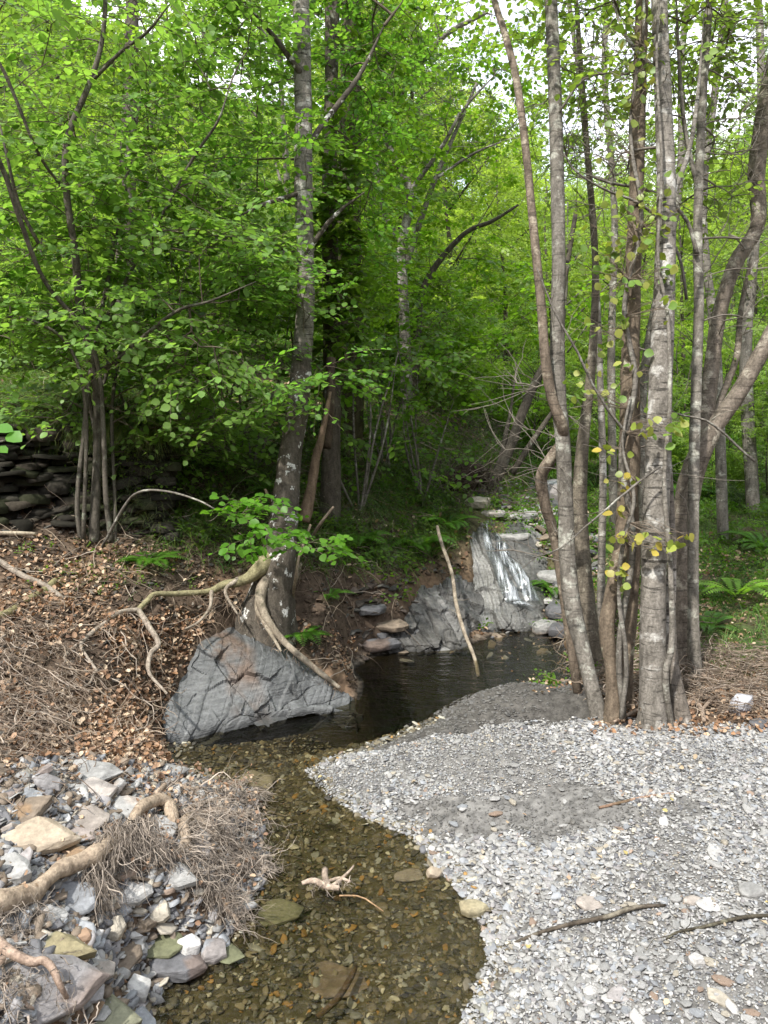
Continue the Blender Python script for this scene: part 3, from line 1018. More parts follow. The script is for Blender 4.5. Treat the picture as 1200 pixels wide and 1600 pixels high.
def green(base, var=.28, yel=.25):
    base = np.array(base)
    if base[1] < .2: base = base * np.array([1.75, 1.5, 1.6])
    def f(n):
        c = base * (1 + rng.uniform(-var, var, (n, 1)))
        y = rng.uniform(0, yel, (n, 1))
        c = c * (1 - y) + np.array([base[1] * .75, base[1] * 1.05, base[2] * .7]) * y
        return c
    return f

def grow(nodes, pts, tw, r0=.0012, ex=.42, col=(.12, .1, .075), maxr=.03, n=6, sides=4, upbias=.35):
    """join every spray point to the growing skeleton; returns outward directions at the points"""
    nodes = np.asarray(nodes, float)
    P_ = list(nodes)
    npar = [-1] * len(P_)
    rootd = np.zeros(len(P_))
    d0 = np.min(np.linalg.norm(pts[:, None] - nodes[None], axis=-1), axis=1)
    order = np.argsort(d0)
    arr = np.empty((len(P_) + len(pts) * 3, 3))
    arr[:len(P_)] = nodes
    cost = np.zeros(len(arr))
    cnt = len(P_)
    parent = np.full(len(arr), -1)
    segs = []
    for i in order:
        q = pts[i]
        dv = arr[:cnt] - q
        dist = np.sqrt((dv ** 2).sum(1))
        c = dist + cost[:cnt] * .3 + np.maximum(dv[:, 2], 0) * upbias
        j = int(np.argmin(c))
        a = arr[j]
        L_ = dist[j]
        ctl1 = a * .5 + q * .5 + np.array([0, 0, .10 * L_]) + rng.normal(0, .05 * L_, 3)
        prev = j
        ids = [j]
        for t in (.4, .75, 1.0):
            pt = (1 - t) ** 2 * a + 2 * t * (1 - t) * ctl1 + t * t * q
            arr[cnt] = pt
            cost[cnt] = cost[j] + L_ * t
            parent[cnt] = prev
            prev = cnt
            ids.append(cnt)
            cnt += 1
        segs.append((i, ids))
    load = np.zeros(cnt)
    for i, ids in segs:
        load[ids[-1]] += 1
    for k in range(cnt - 1, len(nodes) - 1, -1):
        if parent[k] >= 0:
            load[parent[k]] += load[k]
    paths, rads = [], []
    dirs = np.zeros((len(pts), 3))
    for i, ids in segs:
        pp = arr[ids]
        rr = np.minimum(r0 * np.maximum(load[ids], 1) ** ex, maxr)
        rr[0] = min(rr[0], rr[1] * 1.15)
        q = spline(np.c_[pp, rr], n)
        paths.append(q[:, :3]); rads.append(q[:, 3])
        dirs[i] = pp[-1] - pp[-2]
    tubes(tw, np.array(paths), np.array(rads), sides, col)
    return norm(dirs)

def make_tree(name, label, cat, base, limbs, blobs, bark, leafs=.065, cols=green((.075, .17, .018)), group=None, K=6, nside=3, L=(.22, .42), flat=.35,
              simple=False, droop=.18, limbcol=(1, 1, 1), branchcol=(.11, .09, .065), branchmat=None, sides=12, bumpy=.12, r0=.0014, crown_name='crown', mat=None, leafw=1.0, maxr=.03, part='trunk', wob=.0, nodelim=None, bare=None):
    root = empty(name, base, label, cat, group)
    nodes = []
    for li, lb in enumerate(limbs):
        s_ = Soup()
        if li > 0 and lb[-1][3] < .012:
            lb[-1] = np.r_[lb[-1][:3], lb[-1][3] * .3]
        q = limb(s_, lb, sides if lb[0][3] > .02 else 7, limbcol, .05, bumpy, True, wob)
        s_.build(part if li == 0 or lb[0][3] > .028 else 'limb', bark, root, smooth=True)
        nodes.append(q[::3, :3])
    nodes = np.concatenate(nodes)
    if nodelim is not None:
        nodes = nodes[nodes[:, 2] > nodelim]
    if bare:
        bt = Soup()
        bp = blob_points(bare)
        bd = grow(nodes, bp, bt, .0021, col=(.17, .15, .125), maxr=.012)
        e_ = np.repeat(bp, 3, 0)
        tubes(bt, wander(e_, np.repeat(bd, 3, 0) + rng.normal(0, .5, e_.shape) + [0, 0, .3], rng.uniform(.12, .4, len(e_)), 5, .16), np.tile(np.linspace(.0026, .001, 5), (len(e_), 1)), 3, (.17, .15, .125))
        under(bt.build('bare_twigs', M_twig, root), root, 'trunk')
    if blobs:
        pts = blob_points(blobs)
        pts = pts[pts[:, 2] > H(pts[:, 0], pts[:, 1], False) + .12]
        tw, lv = Soup(), Soup()
        dirs = grow(nodes, pts, tw, r0, col=branchcol, maxr=maxr)
        D = dirs * .8 + rng.normal(0, .5, dirs.shape)
        D[:, 2] = D[:, 2] * .35 - .02
        sprays(tw, lv, pts, D, rng.uniform(L[0], L[1], len(pts)), leafs, K, nside, flat, cols, simple, droop, leafw=leafw)
        under(tw.build('branches', branchmat or M_twig, root), root, 'trunk')
        lv.build(crown_name, mat or M_leaf, root)
    return root

def Lb(pts, d0=None, zlift=None):
    """limb rows from (px,py,depth,diameter px)"""
    o = []
    for (a, b, d, wpx) in pts:
        o.append(np.r_[P(a, b, d), wpx * d / FPX / 2])
    return o
def Bl(px, py, d, rx, ry, rd, n):
    return (P(px, py, d), (rx * d / FPX, rd, ry * d / FPX), n)
def basez(rows):
    q = np.array(rows[0][:3])
    h = float(H(q[0], q[1]))
    rows[0][2] = min(rows[0][2], h - .04)
    return (q[0], q[1], h)
HAZEL = (.165, .305, .07)
# ---- hazel clump on the left terrace
rows = Lb([(146, 850, 4.7, 22), (150, 760, 4.7, 18), (152, 690, 4.72, 17), (150, 600, 4.7, 17), (125, 480, 4.5, 16), (118, 400, 4.4, 15), (104, 300, 4.3, 14), (106, 215, 4.3, 13), (140, 130, 4.3, 11), (160, 60, 4.3, 9), (166, -40, 4.3, 8), (170, -200, 4.3, 6)])
rows = [np.r_[q[:3], q[3] * .78] for q in rows]
bz = basez(rows)
hz = [rows]
for r_ in [
    [(136, 846, 4.65, 11), (128, 780, 4.6, 10), (134, 680, 4.6, 9), (140, 590, 4.65, 9), (160, 480, 4.8, 9), (190, 330, 5.0, 7), (215, 180, 5.2, 6), (240, 40, 5.3, 4)],
    [(150, 848, 4.6, 12), (148, 780, 4.55, 11), (154, 680, 4.5, 10), (156, 590, 4.5, 9), (135, 520, 4.4, 9), (70, 440, 4.2, 9), (30, 340, 4.0, 10), (0, 255, 3.9, 10), (-60, 160, 3.8, 8)],
    [(160, 848, 4.75, 8), (165, 780, 4.8, 7), (172, 640, 4.9, 7), (190, 540, 5.1, 7), (220, 420, 5.3, 6), (240, 300, 5.4, 5)],
    [(140, 846, 4.8, 10), (150, 700, 4.9, 8), (140, 600, 4.8, 8), (185, 560, 4.6, 7), (270, 490, 4.4, 7), (330, 470, 4.2, 5), (400, 440, 4.0, 4)],
    [(142, 848, 4.6, 9), (136, 640, 4.5, 8), (110, 545, 4.4, 7), (60, 505, 4.3, 7), (0, 492, 4.2, 6), (-50, 480, 4.1, 4)],
    [(156, 620, 4.7, 8), (170, 560, 4.7, 8), (165, 500, 4.7, 7), (230, 380, 4.6, 6), (300, 250, 4.5, 6), (340, 190, 4.4, 5), (360, 130, 4.4, 4)],
    [(60, 380, 4.2, 8), (30, 320, 4.1, 7), (10, 240, 4.0, 6), (-10, 150, 4.0, 5)],
    [(104, 300, 4.3, 7), (60, 240, 4.1, 6), (0, 100, 3.9, 7), (-60, 40, 3.8, 5)],
    [(140, 130, 4.3, 8), (190, 80, 4.2, 7), (230, 50, 4.1, 6), (270, 0, 4.0, 5)]]:
    sp_ = rng.uniform(-26, 26)
    hz.append(Lb([(a_ + (sp_ * np.clip((b_ - 600) / 250, 0, 1) if r_[0][1] > 800 else 0), b_, c_, w_ * .78) for a_, b_, c_, w_ in r_]))
bl = [Bl(120, 130, 4.6, 170, 150, .9, 84), Bl(290, 120, 4.9, 130, 150, .9, 76), Bl(70, 330, 4.5, 130, 110, .8, 100), Bl(230, 330, 4.9, 160, 130, .8, 150),
      Bl(60, 480, 4.6, 120, 70, .6, 75), Bl(210, 500, 4.7, 140, 80, .8, 95), Bl(120, 560, 5.1, 100, 40, .4, 26), Bl(250, 690, 5.2, 70, 50, .3, 26), Bl(60, 640, 4.7, 80, 30, .3, 14), Bl(330, 680, 5.2, 60, 50, .3, 20), Bl(330, 560, 4.5, 90, 60, .5, 42), Bl(250, 620, 4.9, 90, 60, .5, 30), Bl(360, 400, 4.7, 75, 120, .6, 85),
      Bl(150, -120, 4.6, 300, 90, 1.0, 70), Bl(385, 30, 4.9, 60, 120, .7, 50), Bl(360, 640, 4.6, 55, 22, .3, 14), Bl(60, -60, 3.4, 250, 60, .6, 22)]
make_tree('hazel_tree', 'broad multi-stemmed hazel with layered bright leaves on the left terrace', 'tree', bz, hz, [(a_, b_, int(n_ * 1.15)) for a_, b_, n_ in bl], M_bark_thin, .050, green(HAZEL), K=6, part='trunk')

# ---- pale-barked alder on the rock slab, roots spreading over the bank
rows = arow = Lb([(410, 1010, 4.78, 130), (416, 975, 4.76, 104), (424, 935, 4.74, 76), (436, 870, 4.72, 52), (445, 790, 4.75, 42), (452, 720, 4.8, 37), (465, 640, 4.85, 34), (472, 560, 4.9, 31), (478, 470, 5.0, 28), (477, 380, 5.05, 27), (474, 280, 5.1, 29), (474, 180, 5.15, 28), (472, 80, 5.2, 27), (470, -30, 5.3, 25), (470, -250, 5.4, 20), (474, -420, 5.5, 12)])
bz = (rows[1][0], rows[1][1], rows[1][2])
lim = [rows[:8]]
for r_ in [
    [(470, 250, 5.1, 10), (500, 200, 5.2, 9), (560, 120, 5.3, 7), (600, 40, 5.4, 5)],
    [(474, 120, 5.15, 10), (430, 60, 5.0, 8), (380, 0, 4.8, 6)],
    [(476, 400, 5.0, 8), (520, 340, 4.9, 7), (570, 300, 4.8, 5)],
    [(474, 300, 5.1, 8), (410, 320, 4.8, 6), (370, 340, 4.6, 5)]]:
    lim.append(Lb(r_))
bl = [Bl(470, 60, 6.1, 130, 130, .5, 70), Bl(580, 160, 5.8, 60, 130, .6, 80), Bl(380, 240, 5.6, 60, 120, .6, 60), Bl(555, 350, 5.9, 50, 100, .5, 60), Bl(410, 430, 5.7, 50, 90, .4, 40),
      Bl(480, -130, 5.3, 250, 90, 1.0, 60), Bl(500, 590, 4.6, 50, 22, .3, 14), Bl(468, 240, 4.8, 40, 60, .2, 16), Bl(480, 450, 4.75, 34, 50, .2, 12), Bl(600, 40, 6, 80, 80, .7, 50)]
lim[0] = [q for q in rows[:8]]
alder = make_tree('alder_tree', 'alder with white lichen patches and exposed roots standing on top of the grey rock slab', 'tree', bz, lim, bl, M_bark_lichen, .046, green((.125, .28, .045)), sides=22, bumpy=.16, nodelim=1.5)
s_ = Soup(); limb(s_, rows[7:], 20, (.9, .9, .88), .05, .12); s_.build('upper_trunk', M_bark_birch, alder, smooth=True)
alder_nodes = rows
# upper part reads paler: lichen bark is in the material; exposed roots as parts
def root_part(parent, pts, col=(1, 1, 1), mat=None, sides=9, bumpy=.22, name='root'):
    s_ = Soup()
    q = limb(s_, pts, sides, col, .015, bumpy * 1.6, True, .010)
    s_.build(name, mat or M_bark_root, parent, smooth=True)
    return q
def hang_roots(soup, pts, n, L=(.05, .2), r=.0016, amp=.45, g=-.25, col=(.30, .23, .17), start=None, nseg=7):
    """fine rootlets hanging off a root path"""
    pts = np.asarray(pts)[:, :3]
    i = rng.integers(0, len(pts), n)
    b = pts[i] + rng.normal(0, .006, (n, 3))
    d = rng.normal(0, .8, (n, 3))
    d[:, 2] = -np.abs(d[:, 2]) * .8
    if start is not None:
        d = d * .55 + np.asarray(start)
    pth = wander(b, d, rng.uniform(L[0], L[1], n), nseg, amp, g)
    gr = H(pth[..., 0], pth[..., 1], False) + .006
    pth[..., 2] = np.maximum(pth[..., 2], gr)
    rr = np.linspace(1, .35, nseg)[None] * (r * rng.uniform(.5, 1.5, (n, 1)))
    c = np.array(col) * rng.uniform(.6, 1.4, (n, 1))
    tubes(soup, pth, rr, 3, c)
R_ = []
def Lr(pts):
    o = []
    for (a, b, d, wpx) in pts:
        dt = float(proj(T(a, b))[2]) - .025
        dd_ = min(d, dt)
        o.append(np.r_[P(a, b, dd_), wpx * dd_ / FPX / 2])
    return o
def gp(px, py, wpx, lift):       # point resting on the terrain
    q = T(px, py)
    d = proj(q)[2]
    q[2] += lift
    # keep the same line of sight after lifting
    return np.r_[q, wpx * float(d) / FPX / 2]
main1 = [np.r_[P(432, 850, 4.72), .03], np.r_[P(415, 880, 4.66), .055], np.r_[P(385, 905, 4.6), .032], np.r_[P(350, 915, 4.56), .024], np.r_[P(325, 925, 4.5), .018], np.r_[P(280, 928, 4.4), .015], np.r_[P(245, 928, 4.32), .015], np.r_[P(232, 938, 4.27), .015], np.r_[P(218, 953, 4.2), .015]]
q = root_part(alder, main1, (.8, .85, .6)); R_.append(q)
for rr in [
    [(218, 953, 4.2, 8), (190, 956, 4.12, 7), (165, 972, 4.0, 7.5), (132, 998, 3.9, 7), (128, 1012, 3.84, 6), (150, 1045, 3.72, 5), (148, 1050, 3.7, 4), (138, 1070, 3.62, 4), (110, 1072, 3.55, 3.5), (82, 1077, 3.5, 2.5)],
    [(218, 953, 4.2, 9), (232, 975, 4.12, 9), (248, 1005, 4.05, 8), (236, 1020, 4.0, 8), (232, 1045, 3.9, 7), (240, 1062, 3.85, 5), (262, 1085, 3.78, 4)],
    [(132, 998, 3.9, 6), (105, 1020, 3.82, 5), (104, 1032, 3.78, 4), (122, 1050, 3.7, 3)],
    [(330, 925, 4.5, 7), (328, 950, 4.4, 5), (310, 972, 4.3, 4), (290, 982, 4.2, 3)],
    [(372, 905, 4.58, 8), (352, 925, 4.5, 5), (372, 960, 4.45, 3)]]:
    q = root_part(alder, Lr(rr)); R_.append(q)
for rr in [
    [(428, 885, 4.7, 20), (408, 925, 4.60, 20), (412, 960, 4.53, 13), (440, 1000, 4.48, 12), (475, 1032, 4.44, 10), (505, 1055, 4.42, 9), (530, 1075, 4.4, 6)],
    [(420, 895, 4.7, 14), (402, 945, 4.60, 12), (412, 972, 4.52, 9), (428, 1000, 4.46, 6), (438, 1018, 4.42, 4)],
    [(440, 930, 4.8, 22), (462, 900, 4.85, 10), (470, 880, 4.9, 6)]]:
    q = root_part(alder, Lb(rr), (.95, .95, .9)); R_.append(q)
hs = Soup()
for q in R_:
    hang_roots(hs, q, 26, (.05, .22))
hang_roots(hs, R_[6], 40, (.05, .16), .002)
under(hs.build('rootlets', M_twig, alder), alder, 'root')

# ---- other trunks of the left bank
rows = Lb([(474, 815, 4.95, 24), (486, 765, 4.97, 18), (494, 715, 4.97, 13), (507, 660, 4.95, 9), (516, 612, 4.95, 5)])
root = empty('broken_snag', rows[0][:3], 'leaning dead snag with torn reddish-brown wood beside the pale lichen trunk', 'dead tree')
s_ = Soup(); limb(s_, rows, 14, (.62, .52, .44), .02, .4); s_.build('trunk', M_bark_root, root, smooth=True)
s_ = Soup(); limb(s_, Lb([(510, 700, 5.06, 16), (516, 640, 5.1, 15), (517, 560, 5.15, 15)]), 10, (.7, .6, .5), .04, .25); s_.build('limb', M_bark_dark, root, smooth=True)

rows = Lb([(515, 800, 5.7, 34), (518, 680, 5.7, 29), (518, 550, 5.7, 27), (516, 400, 5.75, 25), (515, 250, 5.8, 23), (518, 100, 5.9, 21), (520, -100, 6, 26), (522, -350, 6.2, 16)])
bz = basez(rows)
bl = [Bl(520, 420, 5.6, 30, 260, .2, 150), Bl(560, 60, 6.2, 110, 150, .8, 50), Bl(540, -200, 6.2, 160, 120, .9, 60)]
make_tree('ivy_clad_tree', 'dark upright trunk wrapped in ivy just behind the lichen-spotted alder', 'tree', bz, [rows], bl, M_bark_dark, .055, green((.06, .13, .016)), L=(.12, .25), K=6)

rows = Lb([(543, 740, 6.7, 58), (545, 690, 6.7, 46), (546, 600, 6.7, 44), (546, 500, 6.7, 42), (545, 350, 6.8, 38), (548, 150, 7, 34), (550, -100, 7.2, 26)])
bz = basez(rows)
bl = [Bl(570, 430, 7.0, 60, 100, .6, 50), Bl(590, 250, 7.2, 90, 110, .8, 60), Bl(600, 80, 7.4, 110, 120, .9, 50), Bl(560, -120, 7.2, 160, 120, 1, 30)]
make_tree('thick_dark_tree', 'thick dark mossy trunk rising from the shaded bank behind the broken snag', 'tree', bz, [rows], bl, M_bark_dark, .058, green((.085, .18, .02)), limbcol=(.8, .85, .6))

rows = Lb([(190, 640, 6.6, 34), (192, 540, 6.6, 30), (195, 400, 6.6, 28), (200, 250, 6.7, 26), (205, 80, 6.8, 22), (210, -150, 7, 16)])
bz = basez(rows)
bl = [Bl(210, 150, 6.9, 200, 170, .9, 90), Bl(200, 380, 6.9, 190, 90, .7, 60), Bl(200, -120, 6.9, 260, 90, 1.0, 40)]
make_tree('dark_oak_tree', 'dark straight trunk half hidden behind the hazel leaves on the upper terrace', 'tree', bz, [rows], bl, M_bark_dark, .05, green((.09, .18, .022)))

# thin whippy shrubs under the hazel
for k, (px, py, d, lab) in enumerate([(240, 700, 5.6, 'slender shrub with several grey stems in the shade right of the hazel'), (340, 700, 5.7, 'thin grey-stemmed sapling under the hazel in front of the dark bank'), (400, 730, 5.8, 'dim leafy sapling growing left of the lichen-spotted trunk'), (600, 730, 6.9, 'low leafy bush on the shaded bank right of the thick dark trunk'), (665, 790, 6.9, 'small bush on the bank edge just behind the leaning pool stick'), (560, 800, 6.1, 'dark little bush between the snag foot and the pool bank')]):
    b0 = T(px, py)
    lim = []
    for j in range(5):
        e = b0 + np.array([rng.uniform(-.35, .35), rng.uniform(-.2, .2), rng.uniform(.9, 1.5)])
        md = b0 * .5 + e * .5 + rng.normal(0, .06, 3)
        lim.append([np.r_[b0 + rng.normal(0, .03, 3) - [0, 0, .05], .011], np.r_[md, .008], np.r_[e, .004]])
    make_tree('sapling', lab, 'sapling', b0, lim, [(b0 + np.array([0, 0, 1.1]), (.5, .3, .45), 45), (b0 + np.array([0, 0, .4]), (.4, .3, .25), 12)], M_bark_grey, .055, green((.05, .13, .015)), K=5)

# low leafy branch in front of the alder's foot
b0 = T(205, 850)
lim = [[np.r_[P(160, 855, 4.55), .010], np.r_[P(195, 790, 4.4), .008], np.r_[P(220, 768, 4.3), .007], np.r_[P(262, 768, 4.2), .006], np.r_[P(310, 782, 4.1), .005], np.r_[P(345, 800, 4.05), .004], np.r_[P(400, 820, 4.0), .003], np.r_[P(470, 850, 4.0), .002]]]
make_tree('hazel_sprout', 'low arching hazel shoot with fresh green leaves hanging before the foot of the alder', 'sapling', T(160, 855), lim,
          [Bl(375, 800, 4.05, 50, 22, .16, 17), Bl(420, 830, 4.0, 55, 20, .16, 13), Bl(485, 850, 4.0, 45, 18, .12, 9)], M_bark_grey, .052, green((.10, .25, .025), .15, .1), K=5, nside=2, L=(.12, .22), flat=.3, r0=.0009)
# leaves poking in at the very left edge, close to the camera
lim = [[np.r_[P(-160, 760, 2.0), .006], np.r_[P(-60, 700, 2.0), .004], np.r_[P(0, 690, 2.0), .0025], np.r_[P(22, 682, 2.0), .0015]]]
lim[0].insert(0, np.r_[T(-200, 1200) - [0, 0, .02], .008])
root = empty('near_hazel_shoot', lim[0][0][:3], 'close hazel shoot poking three bright leaves in past the left edge', 'sapling')
s_ = Soup(); limb(s_, lim[0], 6, (1, 1, 1), .05, .05); s_.build('stem', M_bark_grey, root, smooth=True)
lv = Soup()
lp = np.array([P(-8, 668, 2.0), P(12, 678, 2.0), P(-12, 700, 2.0), P(-30, 690, 2.0), P(-40, 655, 2.0)])
ld = norm(np.array([[.9, -.1, -.15], [.9, -.4, -.35], [.8, -.3, -.15], [.3, -.8, .1], [.7, .3, .2]]))
ln = norm(np.array([[0, -.5, .8], [.2, -.7, .6], [0, -.3, .9], [.3, -.3, .8], [0, -.6, .6]]))
Yv = norm(np.cross(ln, ld))
lv.inst(LEAF, LEAF_F, np.stack([ld * .05, Yv * .05, np.cross(ld, Yv) * .05], 1), lp, np.array([[.13, .32, .05]] * 5))
lv.build('leaves', M_leaf, root)

# ---- right-hand cluster
GR = green((.20, .31, .07), .3, .5)
def right_tree(name, label, rowsets, bark, bl=(), group=None, cat='tree', leafs=.042, cols=GR, base=True, thin=.86, **kw):
    ls_ = [Lb([(a, b, c, w_ * thin) for a, b, c, w_ in r]) for r in rowsets]
    bz = basez(ls_[0]) if base else tuple(ls_[0][0][:3])
    return make_tree(name, label, cat, bz, ls_, list(bl), bark, leafs, cols, group, sides=kw.pop('sides', 18), **kw)
right_tree('alder_tree', 'pale straight trunk with dark bands, thickest and nearest of the trunks beside the gravel', [
    [(1018, 1132, 3.62, 60), (1020, 1100, 3.62, 50), (1020, 1000, 3.62, 47), (1022, 880, 3.62, 45), (1027, 750, 3.65, 46), (1032, 600, 3.7, 43), (1038, 450, 3.75, 38), (1041, 300, 3.8, 34), (1036, 150, 3.85, 31), (1030, 0, 3.9, 28), (1025, -250, 4.0, 22), (1025, -450, 4.1, 12)],
    [(1040, 330, 3.8, 10), (1075, 240, 3.85, 9), (1090, 150, 3.9, 7), (1100, 20, 3.95, 5)],
    [(1034, 120, 3.85, 9), (980, 60, 3.9, 7), (950, -20, 3.95, 5)]],
    M_bark_birch, [Bl(1120, 120, 5.2, 110, 120, .6, 44), Bl(880, 120, 5.6, 70, 120, .5, 26), Bl(1020, -60, 4.1, 230, 90, .9, 55), Bl(960, 60, 4.1, 110, 110, .6, 24), Bl(1030, -260, 4.0, 260, 120, 1, 60)], bumpy=.10, bare=[Bl(960, 250, 4.1, 90, 220, .4, 34), Bl(1010, 640, 3.9, 60, 160, .25, 12)])
right_tree('alder_tree', 'tall mottled straight trunk left of the cluster, its foot leaning onto the gravel', [
    [(940, 1130, 3.75, 36), (930, 1095, 3.78, 29), (912, 1020, 3.85, 28), (895, 950, 3.9, 32), (887, 880, 3.95, 30), (884, 800, 3.98, 28), (880, 700, 4.0, 27), (873, 620, 4.0, 27), (871, 520, 4.0, 26), (873, 400, 4.0, 25), (870, 250, 4.05, 25), (866, 120, 4.1, 24), (861, 0, 4.15, 22), (855, -200, 4.2, 16), (850, -380, 4.3, 9)],
    [(870, 180, 4.05, 5), (920, 120, 4.0, 4), (1010, 118, 4.0, 3)]],
    M_bark_grey, [Bl(850, -60, 4.3, 120, 80, .7, 22), Bl(850, -260, 4.3, 180, 120, .9, 50)], bumpy=.1, bare=[Bl(900, 200, 4.3, 90, 200, .5, 30), Bl(830, 700, 4.2, 70, 200, .4, 26)])
right_tree('curved_alder_tree', 'slim reddish-grey stem curving like an elbow where it crosses the mottled trunk', [
    [(905, 1075, 4.15, 16), (870, 860, 4.2, 18), (852, 790, 4.15, 20), (846, 745, 4.1, 22), (862, 715, 4.05, 21), (878, 690, 4.02, 20), (878, 665, 3.96, 20), (862, 620, 3.94, 19), (852, 560, 3.92, 18), (846, 480, 3.92, 17), (838, 400, 3.92, 16), (830, 320, 3.95, 15), (820, 220, 3.98, 14), (806, 120, 4.0, 14), (788, 50, 4.05, 12), (770, -10, 4.1, 11), (740, -160, 4.2, 8)]],
    M_bark_grey, [Bl(770, -90, 4.3, 100, 70, .5, 16)], limbcol=(1.05, .92, .82), bumpy=.08)
right_tree('vine_covered_tree', 'dark trunk wrapped in twisted vine stems left of the pale banded trunk', [
    [(958, 1130, 3.7, 38), (958, 1060, 3.72, 26), (948, 980, 3.72, 28), (962, 900, 3.74, 26), (974, 830, 3.78, 30), (982, 750, 3.8, 36), (984, 650, 3.82, 36), (986, 520, 3.86, 32), (990, 400, 3.9, 28), (996, 250, 3.95, 26), (1000, 100, 4.0, 24), (1004, -20, 4.05, 22), (1006, -250, 4.1, 14)],
    [(985, 1120, 3.85, 24), (978, 1040, 3.88, 26), (985, 950, 3.9, 26), (990, 850, 3.9, 24), (985, 740, 3.86, 20)]],
    M_bark_dark, [Bl(1000, -120, 4.1, 130, 100, .6, 26)], limbcol=(1.9, 1.75, 1.6), bumpy=.2)
right_tree('leaning_alder_tree', 'trunk leaning away to the right with a thick rough bough behind the slim grey stem', [
    [(1052, 1075, 4.25, 52), (1058, 1000, 4.3, 46), (1062, 900, 4.35, 44), (1070, 800, 4.4, 44), (1085, 730, 4.4, 42), (1115, 670, 4.4, 32), (1150, 620, 4.4, 29), (1185, 560, 4.4, 28), (1230, 470, 4.4, 26), (1290, 330, 4.4, 24), (1330, 150, 4.5, 18), (1360, -20, 4.6, 12), (1375, -180, 4.7, 5)],
    [(1075, 790, 4.42, 32), (1098, 680, 4.6, 30), (1110, 590, 4.7, 28), (1124, 490, 4.8, 26), (1150, 410, 4.8, 26), (1184, 350, 4.8, 26), (1182, 270, 4.8, 30), (1195, 170, 4.8, 30), (1215, 60, 4.8, 24), (1230, -80, 4.9, 18)],
    [(1110, 690, 4.45, 14), (1120, 640, 4.7, 12), (1150, 560, 4.9, 12), (1158, 480, 5.0, 9), (1175, 400, 5.1, 7)]],
    M_bark_grey, [Bl(1200, 60, 4.9, 120, 140, .6, 40), Bl(1190, 470, 4.9, 60, 100, .4, 16), Bl(1240, -120, 4.9, 200, 120, .8, 50)], limbcol=(1.0, .92, .86), bumpy=.14)
right_tree('slim_ash_tree', 'slim pale grey stem standing free on the right side of the trunk cluster', [
    [(1088, 1085, 4.1, 30), (1084, 1000, 4.12, 22), (1083, 880, 4.15, 20), (1084, 740, 4.15, 20), (1088, 600, 4.2, 19), (1092, 480, 4.25, 18), (1090, 380, 4.3, 17), (1092, 280, 4.3, 16), (1098, 150, 4.35, 15), (1108, 0, 4.4, 13), (1115, -200, 4.5, 8)],
    [(1090, 400, 4.25, 8), (1070, 340, 4.2, 7), (1020, 300, 4.1, 6), (950, 285, 4.0, 5), (900, 265, 3.9, 3)],
    [(1092, 300, 4.3, 9), (1070, 200, 4.3, 8), (1060, 80, 4.3, 6), (1055, -50, 4.3, 5)]],
    M_bark_grey, [Bl(1110, 40, 4.5, 90, 120, .5, 32), Bl(1120, 260, 4.5, 60, 80, .4, 12), Bl(1110, -120, 4.5, 150, 80, .6, 30)], limbcol=(1.1, 1.1, 1.08), bare=[Bl(1100, 180, 4.5, 110, 200, .5, 90), Bl(1150, 420, 4.6, 60, 120, .4, 24)])
right_tree('forked_stem', 'short leaning shoot rising from the gravel edge just right of the pale banded trunk', [
    [(1066, 1132, 3.66, 44), (1058, 1085, 3.68, 30), (1048, 1030, 3.7, 26), (1046, 960, 3.74, 22), (1050, 880, 3.78, 16), (1048, 780, 3.8, 12), (1042, 640, 3.8, 8), (1046, 500, 3.85, 6)]],
    M_bark_birch, [], limbcol=(.8, .76, .74))
right_tree('climbing_vine', 'thin smooth grey vine stem climbing in front of the pale banded trunk', [
    [(1052, 1128, 3.6, 12), (1040, 1060, 3.55, 12), (1050, 1000, 3.54, 12), (1048, 900, 3.54, 10), (1042, 820, 3.55, 9), (1038, 740, 3.56, 8), (1046, 640, 3.58, 8), (1044, 500, 3.62, 7), (1028, 400, 3.66, 6), (1034, 260, 3.7, 6), (1026, 100, 3.75, 5), (1030, -20, 3.8, 5)]],
    M_bark_grey, [], cat='vine', limbcol=(1.15, 1.15, 1.15))
right_tree('mossy_stump_trunk', 'broad grey-brown trunk foot half hidden behind the leaning left stem', [
    [(925, 1075, 4.5, 60), (915, 980, 4.5, 46), (908, 890, 4.55, 38), (905, 800, 4.6, 30), (910, 700, 4.65, 22), (925, 560, 4.7, 16), (930, 400, 4.75, 12), (915, 200, 4.8, 10), (900, 0, 4.9, 8)]],
    M_bark_grey, [Bl(915, 150, 4.9, 70, 130, .5, 24)], limbcol=(.85, .8, .72))
right_tree('speckled_birch', 'thin speckled pale stem far behind between the mottled trunk and the vine-covered one', [
    [(938, 1010, 5.2, 16), (940, 880, 5.2, 14), (942, 740, 5.25, 13), (938, 600, 5.3, 12), (932, 450, 5.3, 11), (922, 300, 5.4, 10), (905, 120, 5.5, 9), (885, -20, 5.6, 8)]],
    M_bark_birch, [Bl(900, 180, 5.5, 60, 160, .5, 30)], bumpy=.06)
